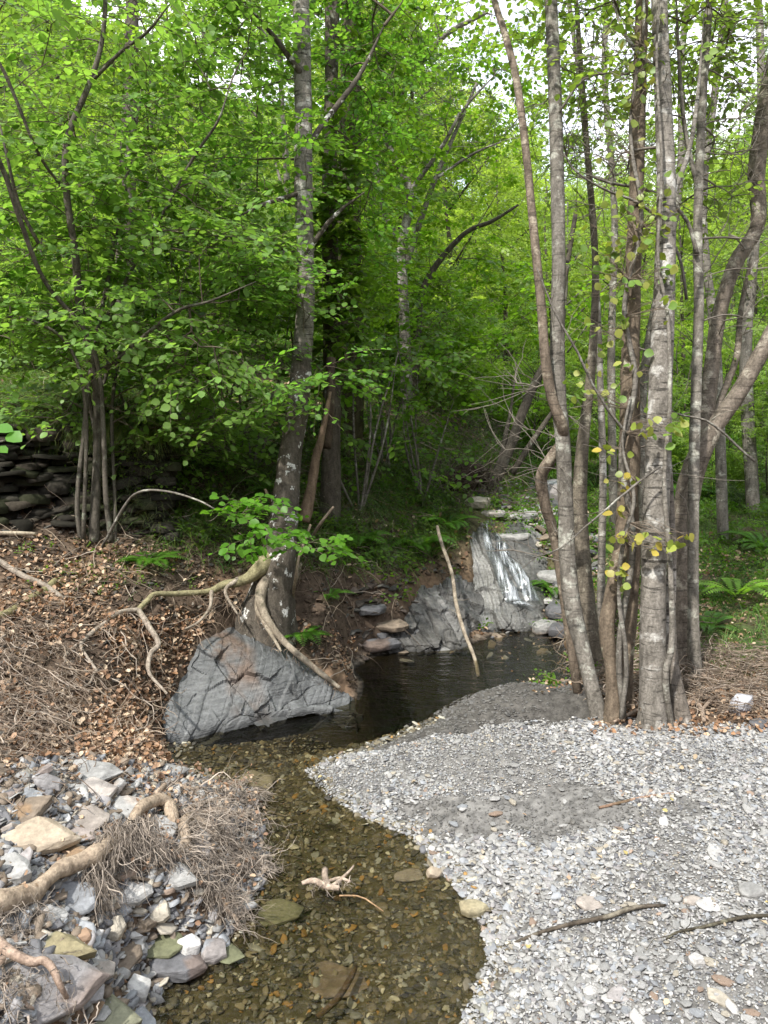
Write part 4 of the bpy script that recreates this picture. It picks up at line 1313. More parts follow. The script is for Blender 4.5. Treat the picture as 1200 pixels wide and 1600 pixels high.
# slender background stems at upper right
for k, (rowset, lab, bl) in enumerate([
    ([[(1010, 900, 6.2, 18), (1005, 600, 6.3, 16), (1060, 300, 6.4, 14), (1065, 100, 6.5, 12), (1080, -60, 6.6, 10)]], 'slim rough stem glimpsed behind the pale banded trunk', [Bl(1060, 80, 6.5, 60, 120, .5, 22)]),
    ([[(1130, 850, 6.8, 20), (1120, 560, 6.9, 17), (1098, 330, 7.0, 15), (1120, 120, 7.1, 13), (1140, -60, 7.2, 10)]], 'grey stem standing between the slim ash and the leaning bough', [Bl(1120, 100, 7.1, 80, 130, .6, 26)]),
    ([[(960, 820, 7.5, 16), (955, 560, 7.6, 14), (960, 330, 7.7, 12), (945, 120, 7.8, 11), (950, -40, 7.9, 9)]], 'slender stem hung with yellow-green leaves behind the vine-covered trunk', [Bl(955, 220, 7.7, 70, 200, .6, 50)]),
    ([[(1178, 800, 7.6, 24), (1165, 560, 7.7, 22), (1175, 420, 7.7, 20), (1190, 200, 7.8, 16), (1185, -20, 7.9, 12)]], 'rough trunk at the far right edge behind the leaning boughs', [Bl(1180, 380, 7.8, 80, 160, .6, 55)])]):
    right_tree('background_alder', lab, rowset, M_bark_grey, bl)

# ---- yellow-green climbing leaves on the vine-covered trunks
def ivy(label, clusters, size, colr, wander_path):
    root = empty('climbing_vine', T(*wander_path[0][:2]), label, 'climbing plant')
    s_ = Soup()
    limb(s_, Lb(wander_path), 6, (1, 1, 1), .04, .1, True, .012)
    s_.build('stem', M_bark_grey, root, smooth=True)
    tw, lv = Soup(), Soup()
    stem = np.array([P(a, b, c) for a, b, c, _ in wander_path])
    stem = spline(stem, 60)
    for (px, py, d, rx, ry, n) in clusters:
        n = int(n * 1.5)
        c = P(px, py, d)
        j = np.argmin(np.linalg.norm(stem - c, axis=1))
        q = c + rng.normal(0, 1, (n, 3)) * np.array([rx, 14, ry]) * d / FPX * .55
        pth = np.stack([np.tile(stem[j], (n, 1)), stem[j] * .5 + q * .5 + rng.normal(0, .02, (n, 3)), q], 1)
        tubes(tw, pth, np.tile([.002, .0015, .0008], (n, 1)), 3, (.2, .16, .12))
        ld = norm(rng.normal(0, 1, (n, 3)) * [1, .6, .5] + [0, -.3, -.5])
        ln = norm(rng.normal(0, .75, (n, 3)) + [-.1, -.6, .65])
        Y_ = norm(np.cross(ln, ld))
        X_ = np.cross(Y_, np.cross(ld, Y_))
        sc = (size * rng.uniform(.6, 1.2, n))[:, None]
        cc = np.array(colr)[rng.integers(0, len(colr), n)] * rng.uniform(.8, 1.2, (n, 1))
        lv.inst(LEAF, LEAF_F, np.stack([ld * sc, Y_ * sc * 1.15, np.cross(ld, Y_) * sc], 1), q, np.clip(cc, 0, .8))
    under(tw.build('stalks', M_twig, root), root, 'stem')
    lv.build('leaves', M_ivy, root)
YG = [(.24, .31, .06), (.18, .28, .05), (.30, .33, .08), (.15, .26, .05)]
YY = [(.46, .37, .07), (.40, .38, .09), (.28, .33, .06)]
cl = [(1000, 60, 3.8, 40, 60, 26), (985, 150, 3.8, 30, 50, 16), (1005, 300, 3.75, 25, 40, 9), (950, 230, 3.8, 30, 40, 8), (1040, 340, 3.7, 40, 50, 14), (980, 360, 3.75, 50, 60, 26), (950, 420, 3.75, 50, 50, 24), (1020, 420, 3.65, 50, 40, 18), (900, 610, 3.7, 26, 22, 8), (950, 520, 3.7, 40, 40, 12), (1050, 480, 3.6, 26, 26, 7), (990, 580, 3.7, 60, 40, 12), (1025, 670, 3.5, 26, 14, 8), (1060, 665, 3.5, 18, 20, 6)]
ivy('yellow-green leafy vine climbing high on the dark vine-wrapped trunk', cl, .040, YG, [(975, 1120, 3.68, 10), (968, 1000, 3.66, 10), (990, 850, 3.68, 10), (970, 720, 3.7, 9), (992, 600, 3.72, 9), (975, 480, 3.76, 8), (1000, 350, 3.8, 7), (985, 200, 3.85, 6), (1005, 40, 3.9, 5), (1000, -60, 3.95, 4)])
cl = [(975, 750, 3.62, 22, 14, 6), (965, 800, 3.6, 20, 14, 4), (970, 838, 3.58, 26, 12, 6), (1010, 838, 3.5, 24, 12, 7), (1030, 848, 3.5, 20, 10, 4), (1058, 840, 3.5, 14, 16, 5), (968, 895, 3.6, 22, 14, 6), (975, 925, 3.6, 8, 12, 3), (950, 700, 3.65, 20, 14, 4)]
ivy('bright yellow autumn-coloured leaves on a thin vine low on the trunk cluster', cl, .042, YY + YG[:1], [(972, 1125, 3.6, 8), (980, 1040, 3.6, 8), (968, 930, 3.62, 7), (976, 840, 3.62, 7), (990, 780, 3.62, 6), (972, 700, 3.66, 5), (985, 620, 3.7, 4)])

# bare arching twigs among the right trunks
for k, (r_, lab) in enumerate([
    ([(1075, 470, 4.0, 5), (1060, 400, 3.95, 5), (1010, 330, 3.9, 5), (950, 300, 3.85, 4), (900, 270, 3.8, 3), (880, 240, 3.8, 2)], 'long bare twig arching left from the slim grey stem'),
    ([(980, 680, 3.7, 5), (940, 620, 3.65, 4), (905, 560, 3.6, 4), (860, 470, 3.6, 3), (840, 420, 3.6, 2)], 'thin bare twig slanting up across the mottled trunk'),
    ([(1030, 730, 3.5, 4), (990, 760, 3.5, 4), (940, 800, 3.5, 3), (880, 850, 3.5, 3), (830, 870, 3.6, 2)], 'bare twig drooping left towards the waterfall'),
    ([(1180, 720, 3.9, 4), (1110, 660, 3.9, 4), (1050, 640, 3.9, 3), (1000, 600, 3.9, 2)], 'thin bare twig crossing before the slim grey stem')]):
    s_ = Soup()
    limb(s_, Lb(r_), 5, (1, 1, 1), .05, .05, True, .02)
    q = spline(np.array([x[:3] for x in Lb(r_)]), 24)
    b = q[rng.integers(4, 24, 9)]
    tubes(s_, wander(b, rng.normal(0, 1, (9, 3)) * [1, .5, 1], rng.uniform(.1, .3, 9), 6, .25), np.tile(np.linspace(.002, .0008, 6), (9, 1)), 3, (.9, .85, .8))
    tag(s_.build('bare_twig', M_bark_grey, smooth=True), lab, 'twig')

# ---- middle distance
def mid_tree(name, label, rowsets, bl, bark=None, leafs=.06, cols=green((.08, .19, .018), .3, .3), **kw):
    return right_tree(name, label, rowsets, bark or M_bark_dark, bl, leafs=leafs, cols=cols, sides=10, **kw)
mid_tree('birch_tree', 'straight pale-spotted trunk on the mid bank below dark spreading branches', [
    [(636, 672, 8.4, 26), (634, 560, 8.4, 21), (630, 460, 8.4, 19), (628, 380, 8.4, 17), (640, 300, 8.4, 15), (600, 200, 8.3, 12), (640, 130, 8.2, 11), (690, 60, 8.1, 10), (762, 18, 8.0, 7)],
    [(632, 420, 8.4, 13), (655, 350, 8.4, 11), (680, 280, 8.3, 9), (710, 210, 8.2, 7), (745, 130, 8.1, 5)],
    [(628, 380, 8.4, 12), (600, 330, 8.5, 10), (590, 230, 8.5, 8), (620, 90, 8.5, 7)],
    [(680, 280, 8.3, 6), (740, 240, 8.2, 5), (800, 215, 8.1, 4)],
    [(640, 300, 8.4, 9), (690, 230, 8.2, 7), (725, 170, 8.1, 6), (780, 110, 8.0, 4)]],
    [Bl(800, 90, 8.4, 90, 90, .8, 60), Bl(760, 230, 8.6, 70, 50, .6, 34), Bl(610, 120, 8.6, 110, 150, 1.0, 110), Bl(640, 300, 8.6, 90, 90, .9, 80), Bl(720, 60, 8.4, 70, 80, .6, 26), Bl(590, 440, 8.6, 80, 80, .8, 60), Bl(680, 500, 8.6, 80, 60, .8, 50)], M_bark_birch, bare=[Bl(690, 150, 8.2, 100, 170, .8, 170)])
mid_tree('leaning_ash', 'dark trunk leaning right over the top of the waterfall', [
    [(752, 800, 7.4, 30), (778, 740, 7.5, 24), (800, 690, 7.6, 20), (818, 640, 7.7, 18), (840, 590, 7.8, 15), (862, 545, 7.9, 12), (880, 450, 8.0, 10), (900, 330, 8.1, 8)],
    [(800, 740, 7.6, 12), (825, 700, 7.6, 11), (852, 660, 7.7, 9), (880, 620, 7.8, 6)],
    [(778, 735, 7.5, 10), (790, 680, 7.6, 9), (798, 640, 7.7, 6), (808, 560, 7.8, 4)]],
    [Bl(850, 480, 8.2, 90, 80, .7, 45), Bl(820, 620, 8.2, 60, 40, .5, 18)])
mid_tree('drooping_tree', 'arching dark branch with bright leaves over the middle of the valley', [
    [(640, 700, 9.0, 20), (650, 560, 9.2, 16), (662, 450, 9.4, 13), (720, 370, 9.4, 9), (770, 345, 9.4, 7), (810, 320, 9.4, 4)],
    [(590, 600, 9, 10), (570, 560, 9, 9), (545, 500, 9, 7)]],
    [Bl(700, 540, 9.4, 90, 60, .8, 90), Bl(740, 420, 9.6, 90, 60, .7, 60), Bl(640, 420, 9.6, 60, 90, .7, 60)], cols=green((.12, .26, .02), .25, .4))

# ---- wooded slopes behind: a few grown trees, copied with all their parts
def gen_tree(name, h, seed, spread, leafs, n, col, bark, simple=True, stems=1):
    limbs = []
    for j in range(stems):
        ox = rng.uniform(-.25, .25, 2) if stems > 1 else np.zeros(2)
        top = np.array([rng.uniform(-.12, .12) * h, rng.uniform(-.12, .12) * h])
        limbs.append([np.array([ox[0] + top[0] * t ** 1.5 + rng.normal(0, .03) * h * .3, ox[1] + top[1] * t ** 1.5, h * t - .15 * (t == 0), .012 * h / stems ** .5 * (1 - .8 * t)]) for t in (0, .2, .4, .6, .8, .95)])
        for q in range(4):
            t = rng.uniform(.25, .7)
            a = rng.uniform(0, 6.28)
            b = np.array([ox[0] + top[0] * t ** 1.5, ox[1] + top[1] * t ** 1.5, h * t])
            L_ = h * rng.uniform(.2, .34)
            limbs.append([np.r_[b + np.array([math.cos(a), math.sin(a), .9]) * L_ * s_, .0045 * h * (1 - .8 * s_)] for s_ in (0, .35, .7, 1)])
    blobs = []
    for q in range(9):
        a = rng.uniform(0, 6.28)
        t = rng.uniform(.22, .95)
        rr = spread * h * (1 - .55 * abs(t - .5)) * rng.uniform(.3, 1)
        blobs.append(((math.cos(a) * rr, math.sin(a) * rr, h * t), (h * .15, h * .15, h * .09), n // 9))
    return limbs, blobs
def template(name, label, h, spread, leafs, n, colr, bark, stems=1, L=(.3, .6), K=7):
    limbs, blobs = gen_tree(name, h, 0, spread, leafs, n, colr, bark, stems=stems)
    root = empty(name, (0, 0, 0), label, 'tree', 'trees on the wooded slopes behind')
    tr = Soup()
    nodes = []
    for lb in limbs:
        q = limb(tr, lb, 7, (1, 1, 1), .25, .06)
        nodes.append(q[:, :3])
    nodes = np.concatenate(nodes)
    nodes = nodes[nodes[:, 2] > h * .15]
    tr.build('trunk', bark, root, smooth=True)
    pts = blob_points(blobs)
    pts = pts[pts[:, 2] > .3]
    tw, lv = Soup(), Soup()
    dirs = grow(nodes, pts, tw, .002, maxr=.05, sides=3, n=4)
    D = dirs + rng.normal(0, .5, dirs.shape)
    D[:, 2] *= .4
    sprays(None, lv, pts, D, rng.uniform(L[0], L[1], len(pts)), leafs, K, 3, .45, green(colr, .3, .4), True)
    under(tw.build('branches', M_twig, root), root, 'trunk')
    lv.build('crown', M_leaf, root)
    return root
def copy_tree(o, parent=None):
    c = o.copy()
    COL.objects.link(c)
    if parent is not None:
        c.parent = parent
    for ch in [x for x in o.children]:
        if ch.name.split('.')[0] in ('trunk', 'branches', 'crown'):
            copy_tree(ch, c)
    return c
TEMPL = [template('slope_tree', 'x', 6.0, .20, .085, 520, (.25, .36, .07), M_bark_dark),
         template('slope_tree', 'x', 7.5, .16, .085, 420, (.20, .31, .07), M_bark_grey),
         template('slope_shrub', 'x', 3.0, .30, .06, 520, (.20, .32, .065), M_bark_dark, 3, (.2, .4)),
         template('slope_tree', 'x', 9.0, .22, .12, 600, (.175, .28, .06), M_bark_dark)]
proto_used = [False] * 4
LABS = {0: 'bright yellow-green young tree on the valley slope', 1: 'tall loose light green tree on the valley slope', 2: 'low bushy green shrub on the valley floor', 3: 'big darker green tree high on the valley slope'}
def place(kind, px, d, sc, rz=None, dz=0):
    x, y = (px - 600) / FPX * d, d
    z = float(H(x, y, False)) + dz
    if proto_used[kind]:
        o = copy_tree(TEMPL[kind])
    else:
        o = TEMPL[kind]
        proto_used[kind] = True
    o.location = (x, y, z)
    o.rotation_euler = (0, 0, rz if rz is not None else rng.uniform(0, 6.28))
    o.scale = (sc, sc, sc * rng.uniform(.9, 1.1))
    o['label'] = LABS[kind]
    o['group'] = {0: 'young trees on the valley slope', 1: 'loose light trees on the valley slope', 2: 'shrubs of the valley floor', 3: 'large trees high on the slope'}[kind]
for px, d, sc in [(700, 13, .8), (790, 16, .8), (620, 15, 1.0), (860, 15, .75), (740, 21, .9), (830, 24, .9), (560, 20, 1.2), (930, 19, .8), (680, 27, 1.1), (1000, 22, .8), (780, 31, 1), (900, 30, .9), (1080, 26, .9), (1160, 17, .7), (1060, 14, .6), (970, 13, .6)]:
    place(0, px, d, sc)
for px, d, sc in [(650, 18, .8), (570, 13, .7), (450, 12, .75), (330, 12.5, .75), (930, 24, .7), (1130, 20, .7), (1010, 16, .6), (860, 20, .6), (1200, 13, .55), (1050, 31, .8), (880, 12.5, .5)]:
    place(1, px, d, sc)
for px, d, sc in [(660, 10.5, .6), (720, 11, .5), (780, 12, .55), (840, 10.5, .55), (900, 9.5, .5), (950, 10.5, .5), (1000, 8.8, .5), (1120, 10.5, .6), (1170, 9.5, .5), (1060, 12, .6), (560, 10.5, .7), (480, 9.5, .7), (400, 9, .6), (300, 8.8, .6), (180, 9, .6), (60, 8.8, .6), (0, 7.6, .4), (240, 7.2, .35), (120, 7.8, .4), (30, 6.8, .28), (-40, 6.6, .35), (330, 7.4, .4), (200, 6.4, .25), (1220, 7.8, .45), (1130, 8, .32), (700, 9.4, .35)]:
    place(2, px, d, sc)
for px, d, sc in [(0, 11, .5), (250, 15, .5), (510, 22, .8), (300, 24, .9), (120, 22, .8), (590, 32, .9), (700, 42, .8), (800, 48, .8), (900, 44, .7), (1000, 40, .7), (1120, 38, .6), (1220, 30, .6), (760, 62, .9), (860, 66, .8), (660, 60, 1.0), (960, 60, .8), (1060, 56, .8), (560, 50, .9), (450, 36, .9), (1160, 60, .7)]:
    place(3, px, d, sc)

# ================================================================== GROUND COVER
def in_px(poly):
    poly = np.array(poly, float)
    def f(V, soft=12.0):
        a, b, _ = proj(V)
        return sstep(soft, -soft, polysd(np.stack([a, b], -1), poly))
    return f
def ground_pts(n, bounds, dens):
    xy = np.stack([rng.uniform(bounds[0], bounds[1], n), rng.uniform(bounds[2], bounds[3], n)], -1)
    V = np.c_[xy, H(xy[:, 0], xy[:, 1])]
    k = rng.random(n) < dens(V)
    return V[k]
def dry(v): return (polysd(v, WATER) > .03) * 1.0
def off_slab(v): return (polysd(v, SLAB_FP) > .0) * (polysd(v, FALL_FP) > 0) * 1.0

# dead leaves
DL = np.array([[0, 0, 0], [.3, .33, .12], [.75, .25, .22], [1, 0, .10], [.75, -.28, .05], [.3, -.35, .15], [.5, 0, .0]])
DLF = [np.array([[0, 6, 2, 1], [6, 3, 2, 2], [0, 5, 4, 6]])[[0, 2]], np.array([[6, 3, 2], [6, 4, 3]])]
def litter_(soup, V, size, pal, tilt=.55, lift=.006):
    n = len(V)
    R = eul(n, tilt) * (size * rng.uniform(.5, 1.2, n))[:, None, None]
    R[:, 2] *= rng.uniform(.3, 2.2, n)[:, None]
    col = np.array(pal)[rng.integers(0, len(pal), n)] * rng.uniform(.7, 1.25, (n, 1))
    pos = V + np.c_[np.zeros((n, 2)), lift + rng.uniform(0, .02, n)]
    soup.inst(DL, DLF, R, pos, np.clip(col, .01, .8))
LPAL = [(.36, .235, .15), (.46, .33, .22), (.27, .165, .10), (.20, .12, .075), (.52, .41, .29), (.30, .17, .09)]
z1 = in_px([(150, 960), (330, 960), (300, 1020), (262, 1090), (255, 1150), (262, 1195), (190, 1215), (120, 1200), (150, 1120), (200, 1060)])
z2 = in_px([(-80, 840), (240, 850), (380, 930), (345, 960), (270, 1060), (250, 1190), (280, 1260), (100, 1215), (-80, 1240)])
z3 = in_px([(440, 960), (560, 1000), (575, 1075), (540, 1070)])
dl = Soup()
V = ground_pts(90000, (-3, -.2, 2.4, 5.6), lambda v: np.clip(z1(v) * .75 + z2(v) * .30 * sstep(-.4, .3, fbm(v, 3, 3)) + z3(v) * .3, 0, 1) * dry(v) * off_slab(v))
litter_(dl, V, .029, LPAL)
z4 = in_px([(925, 1090), (1240, 1085), (1260, 1150), (930, 1145)])
V = ground_pts(26000, (.8, 3.2, 3.0, 6.5), lambda v: np.maximum(z4(v), in_px([(1080, 1030), (1260, 1030), (1260, 1130), (1080, 1125)])(v)) * .6 + (v[:, 1] > 3.9) * .15)
litter_(dl, V, .026, LPAL)
V = ground_pts(30000, (-3, 3, 4.6, 11), lambda v: dry(v) * off_slab(v) * .45 * sstep(-.2, .4, fbm(v, 1.5, 3)))
litter_(dl, V, .045, LPAL)
V = ground_pts(1500, (-.5, 3, 1.4, 3.6), lambda v: (polysd(v, GRAVEL) < 0) * .13 + 0)
litter_(dl, V, .024, [(.42, .33, .22), (.34, .24, .16), (.48, .40, .16), (.42, .37, .29), (.36, .30, .22)], .3, .012)
tag(dl.build('fallen_leaves', M_dry), 'dry brown dead leaves lying on the banks', 'leaf litter', kind='stuff')

# fine dead twigs and bare rootlets lying on the soil
def lying(soup, V, L, r, pal, amp=.35, n=7, g=-.08, up=.3, liftr=.03):
    N = len(V)
    d = rng.normal(0, 1, (N, 3))
    d[:, 2] = rng.uniform(-.1, up, N)
    p = wander(V + [0, 0, .01], d, rng.uniform(L[0], L[1], N), n, amp, g)
    gr = H(p[..., 0], p[..., 1], False) + rng.uniform(.004, liftr, (N, 1))
    p[..., 2] = np.maximum(p[..., 2], gr)
    rr = np.linspace(1, .4, n)[None] * (r * rng.uniform(.5, 1.6, (N, 1)))
    tubes(soup, p, rr, 4, np.array(pal)[rng.integers(0, len(pal), N)] * rng.uniform(.7, 1.2, (N, 1)))
RP = [(.30, .24, .18), (.22, .17, .125), (.38, .32, .26), (.16, .12, .09)]
tw = Soup()
zl = in_px([(-100, 930), (120, 930), (280, 1000), (250, 1100), (240, 1200), (120, 1260), (-100, 1250)])
V = ground_pts(12000, (-3, -.5, 2.2, 4.6), lambda v: zl(v) * .28 * dry(v))
lying(tw, V, (.06, .28), .0022, RP, .4)
zl2 = in_px([(-60, 960), (110, 990), (120, 1200), (-60, 1230)])
V = ground_pts(14000, (-3, -.8, 2.2, 4.2), lambda v: zl2(v) * .35)
lying(tw, V, (.05, .2), .0012, RP, .5, up=.6, liftr=.06)
V = ground_pts(5000, (-2.8, .2, 4.0, 6.5), lambda v: .16 * dry(v) * off_slab(v))
lying(tw, V, (.1, .4), .0028, RP + [(.1, .08, .06)], .25)
zr = in_px([(1060, 1030), (1260, 1030), (1260, 1130), (1080, 1125)])
V = ground_pts(14000, (1, 3.2, 3.2, 5), lambda v: zr(v) * .65)
lying(tw, V, (.05, .26), .0019, RP + [(.1, .08, .06), (.13, .10, .075)], .45, up=.6, liftr=.10)
zr2 = in_px([(880, 930), (1080, 960), (1080, 1120), (930, 1120), (880, 1030)])
V = ground_pts(9000, (.7, 2.6, 3.4, 6), lambda v: zr2(v) * .35)
lying(tw, V, (.08, .3), .0028, RP, .35, up=.9, liftr=.12)
zc = in_px([(640, 660), (800, 660), (830, 810), (720, 800), (640, 780)])
V = ground_pts(16000, (0, 2.5, 5.8, 12), lambda v: zc(v) * .14)
lying(tw, V, (.15, .5), .0032, [(.12, .095, .07), (.2, .165, .13)], .3, up=.9, liftr=.12)
tag(tw.build('dead_twigs', M_twig), 'tangle of fine dead twigs and bare rootlets over the banks', 'twigs', kind='stuff')

# grass
def blades(soup, B, D, L, wd, cols, n=5, droop=.9):
    N = len(B)
    t = np.linspace(0, 1, n)
    side = norm(np.cross(D, UP) + rng.normal(0, .2, (N, 3)))
    out_ = norm(D * [1, 1, 0] + 1e-6)
    c = B[:, None] + D[:, None] * (L[:, None] * t)[..., None] + (out_ * .35)[:, None] * (L[:, None] * t ** 2)[..., None] - UP * (droop * L[:, None] * t ** 2.2 * .6)[..., None]
    ww = (wd[:, None] * (1 - t ** 1.5 * .9))[..., None]
    V = np.stack([c - side[:, None] * ww, c + side[:, None] * ww], 2)
    i = np.arange(N * n * 2).reshape(N, n, 2)
    soup.add(V, np.stack([i[:, :-1, 0], i[:, :-1, 1], i[:, 1:, 1], i[:, 1:, 0]], -1).reshape(-1, 4), np.repeat(cols, n * 2, 0))
def grass_at(soup, V, k, L, wd, base, droop=.9, spread=.6):
    B = np.repeat(V, k, 0) + rng.normal(0, .012, (len(V) * k, 3)) * [1, 1, 0]
    n = len(B)
    D = norm(np.c_[rng.normal(0, spread, (n, 2)), np.ones(n)])
    c = np.array(base) * rng.uniform(.6, 1.35, (n, 1)) * np.c_[rng.uniform(.8, 1.5, n), np.ones(n), np.ones(n)]
    blades(soup, B, D, rng.uniform(L[0], L[1], n), wd * rng.uniform(.6, 1.3, n), c, 5, droop)
gr = Soup()
near_bank = in_px([(120, 560), (260, 600), (240, 690), (380, 700), (560, 640), (720, 690), (730, 830), (640, 900), (480, 900), (380, 900), (250, 870), (180, 720), (-60, 660), (-60, 560)])
V = ground_pts(16000, (-3.5, 1.2, 4.6, 9.5), lambda v: near_bank(v) * .32 * off_slab(v))
grass_at(gr, V, 7, (.10, .30), .0028, (.075, .15, .025), 1.3)
rbank = in_px([(1000, 780), (1260, 700), (1260, 1060), (1090, 1050), (1060, 900)])
V = ground_pts(15000, (1, 5, 4.0, 9.5), lambda v: rbank(v) * .45)
grass_at(gr, V, 5, (.05, .15), .0024, (.085, .17, .03), .7)
V = ground_pts(14000, (-6, 7, 8, 20), lambda v: .35 + 0 * v[:, 0])
grass_at(gr, V, 5, (.15, .40), .006, (.09, .19, .03), .8)
terr = in_px([(-60, 560), (270, 560), (250, 680), (120, 670), (-60, 640)])
V = ground_pts(9000, (-4.5, -1, 5, 9), lambda v: terr(v) * .5)
grass_at(gr, V, 7, (.10, .28), .0028, (.10, .17, .04), 1.4)
V = ground_pts(3000, (-3, -.4, 3.6, 5.2), lambda v: in_px([(100, 850), (400, 850), (330, 925), (100, 930)])(v) * .2)
grass_at(gr, V, 4, (.03, .10), .0018, (.07, .14, .03), .6)
tag(gr.build('grass', M_grass), 'long soft green grass hanging over the bank edges', 'grass', kind='stuff')

# low leafy ground cover
ug = Soup()
def cover(V, L, s, col, K=4, up=.7, ns=3):
    n = len(V)
    D = norm(np.c_[rng.normal(0, 1, (n, 2)), np.abs(rng.normal(up, .5, n))])
    sprays(None, ug, V, D, rng.uniform(L[0], L[1], n), s, K, ns, .45, green(col, .35, .35), True, .3)
V = ground_pts(22000, (.9, 6, 4.2, 12), lambda v: dry(v) * off_slab(v) * sstep(-.35, .3, fbm(v, 1.2, 3)) * .55 * (1 - in_px([(1060, 920), (1260, 940), (1260, 1040), (1060, 1040)])(v) * .7))
cover(V, (.08, .22), .034, (.085, .20, .022))
V = ground_pts(14000, (-5, 1.4, 5.2, 12), lambda v: dry(v) * off_slab(v) * sstep(-.2, .4, fbm(v + 9, 1.3, 3)) * .38)
cover(V, (.10, .28), .042, (.055, .13, .017))
V = ground_pts(9000, (-9, 12, 11, 26), lambda v: .55 + 0 * v[:, 0])
cover(V, (.3, .6), .10, (.11, .23, .025), 5, 1.0)
V = ground_pts(14000, (-26, 26, 20, 75), lambda v: .5 + 0 * v[:, 0])
cover(V, (.8, 1.6), .26, (.10, .21, .024), 6, 1.2)
V = ground_pts(1400, (-2.9, -.6, 3.7, 5.0), lambda v: in_px([(20, 845), (330, 850), (330, 920), (60, 930)])(v) * .35)
cover(V, (.03, .08), .018, (.08, .19, .02))
tag(ug.build('undergrowth', M_leaf), 'low leafy green undergrowth over the slopes', 'undergrowth', kind='stuff')

# ferns
def fern(label, px, py, L, n, lift=0, col=(.09, .22, .025), az=None, pos=None):
    b = T(px, py) if pos is None else np.array(pos)
    root = empty('fern', b, label, 'fern', None)
    for k in range(n):
        a = (k / n) * 2 * math.pi + rng.uniform(-.3, .3) if az is None else az + rng.uniform(-1.1, 1.1)
        l = L * rng.uniform(.75, 1.1)
        m = 22
        t = np.linspace(0, 1, m)
        hd = np.array([math.cos(a), math.sin(a), 0])
        up_ = rng.uniform(.6, 1.0)
        c = b + hd * (l * (t * .65 + t ** 2 * .3))[:, None] + UP * (l * (up_ * t - up_ * .85 * t ** 2.3))[:, None]
        s_ = Soup()
        tubes(s_, c, np.linspace(.0022, .0006, m), 3, (.12, .16, .04))
        tg = norm(np.gradient(c, axis=0))
        sd_ = norm(np.cross(tg, UP))
        nm = np.cross(sd_, tg)
        pl = l * .24 * np.sin(np.pi * np.clip(t * .93 + .07, 0, 1)) ** .8
        for sg in (1, -1):
            ld = norm(sd_ * sg + tg * .45 - nm * .12)
            w_ = norm(np.cross(nm, ld))
            Mx = np.stack([ld * pl[:, None], w_ * (pl * .42)[:, None], nm * (pl * .4)[:, None]], 1)[2:]
            s_.inst(LEAF_S, LEAF_SF, Mx, c[2:], np.array(col) * rng.uniform(.8, 1.2, (m - 2, 1)))
        s_.build('frond', M_leaf, root)
for a in [('fern with thin feathery fronds in the notch right of the rock slab', 468, 1000, .26, 8), ('small fern on the dark bank above the slab fern', 515, 935, .2, 7), ('broad fern on leaf litter under the hazel clump', 235, 885, .26, 8),
          ('bright two-fronded fern on the right bank behind the slim grey stem', 1150, 935, .42, 5, 0, (.2, .38, .04)), ('fern hanging over the dark rock left of the waterfall', 650, 860, .42, 9), ('shaded fern on the mid bank under the dead snag', 560, 850, .34, 8),
          ('fern beside the waterfall foot under the mottled trunk', 862, 925, .28, 7), ('fern drooping from the bank above the leaning pool stick', 700, 825, .36, 8), ('fern in deep shade left of the lichen-spotted trunk', 415, 770, .3, 7),
          ('pale fern at the top of the stone wall', 55, 640, .32, 7, 0, (.14, .28, .03)), ('fern on the grassy rim left of the pale-spotted birch', 600, 700, .34, 8), ('dark green fern low on the right bank by the grey stem', 1105, 985, .25, 7), ('fern near the right edge on the mossy slope', 1190, 860, .4, 8),
          ('fern beside the stream above the waterfall', 885, 830, .34, 7), ('large fern in the undergrowth behind the trunk cluster', 1060, 780, .5, 9)]:
    fern(*a)

# ================================================================== STONE WALL and bank stones
VAR = [hull_stone(100 + k, .22 + .1 * (k % 3), 1.35, 6, 1, .02, .04, .45) for k in range(9)]
def stone_soup(soup, pos, size, tilt=.15, pal=('grey',), flatz=1.0, R=None):
    n = len(pos)
    if R is None:
        R = eul(n, tilt)
    R = R * size[:, None, None]
    R[:, 2] *= flatz
    col = np.array([SLATE[k] if isinstance(k, str) else k for k in pal])[rng.integers(0, len(pal), n)] * rng.uniform(.65, 1.25, (n, 1))
    ti = rng.integers(0, len(VAR), n)
    for k, (tv, tf) in enumerate(VAR):
        m = ti == k
        soup.inst(tv, tf, R[m], pos[m], col[m])
ws = Soup()
pos, szs = [], []
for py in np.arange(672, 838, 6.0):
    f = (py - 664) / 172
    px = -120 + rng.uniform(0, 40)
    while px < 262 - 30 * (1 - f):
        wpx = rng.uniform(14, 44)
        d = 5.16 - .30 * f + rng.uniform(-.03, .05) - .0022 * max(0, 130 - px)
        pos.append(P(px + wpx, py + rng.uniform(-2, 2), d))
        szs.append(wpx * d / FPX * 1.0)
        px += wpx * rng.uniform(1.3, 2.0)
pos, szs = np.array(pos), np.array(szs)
def slabs_soup(soup, pos, size, tilt, pal, fz):
    n = len(pos)
    R = eul(n, tilt) * size[:, None, None]
    R[:, 2] *= fz
    col = np.array(pal)[rng.integers(0, len(pal), n)] * rng.uniform(.6, 1.4, (n, 1))
    ti = rng.integers(0, len(CHIPS), n)
    for k, (tv, tf) in enumerate(CHIPS):
        m = ti == k
        soup.inst(tv, tf, R[m], pos[m], col[m])
slabs_soup(ws, pos, szs * 1.05, .09, ((.03, .028, .022), (.042, .036, .028), (.030, .027, .022), (.032, .034, .02)), .9)  # slate colours darkened to carry the shade under the overhang
tag(ws.build('stone_wall', M_crumb), 'old dry-stone retaining wall of thin stacked slates with shade put into their dark colour under the terrace turf', 'wall')
rb = Soup()
V = ground_pts(5200, (-.6, .7, 4.6, 6.1), lambda v: in_px([(545, 925), (640, 900), (640, 1010), (560, 1035), (540, 1000)])(v) * .5 * (polysd(v, WATER) > -.05))
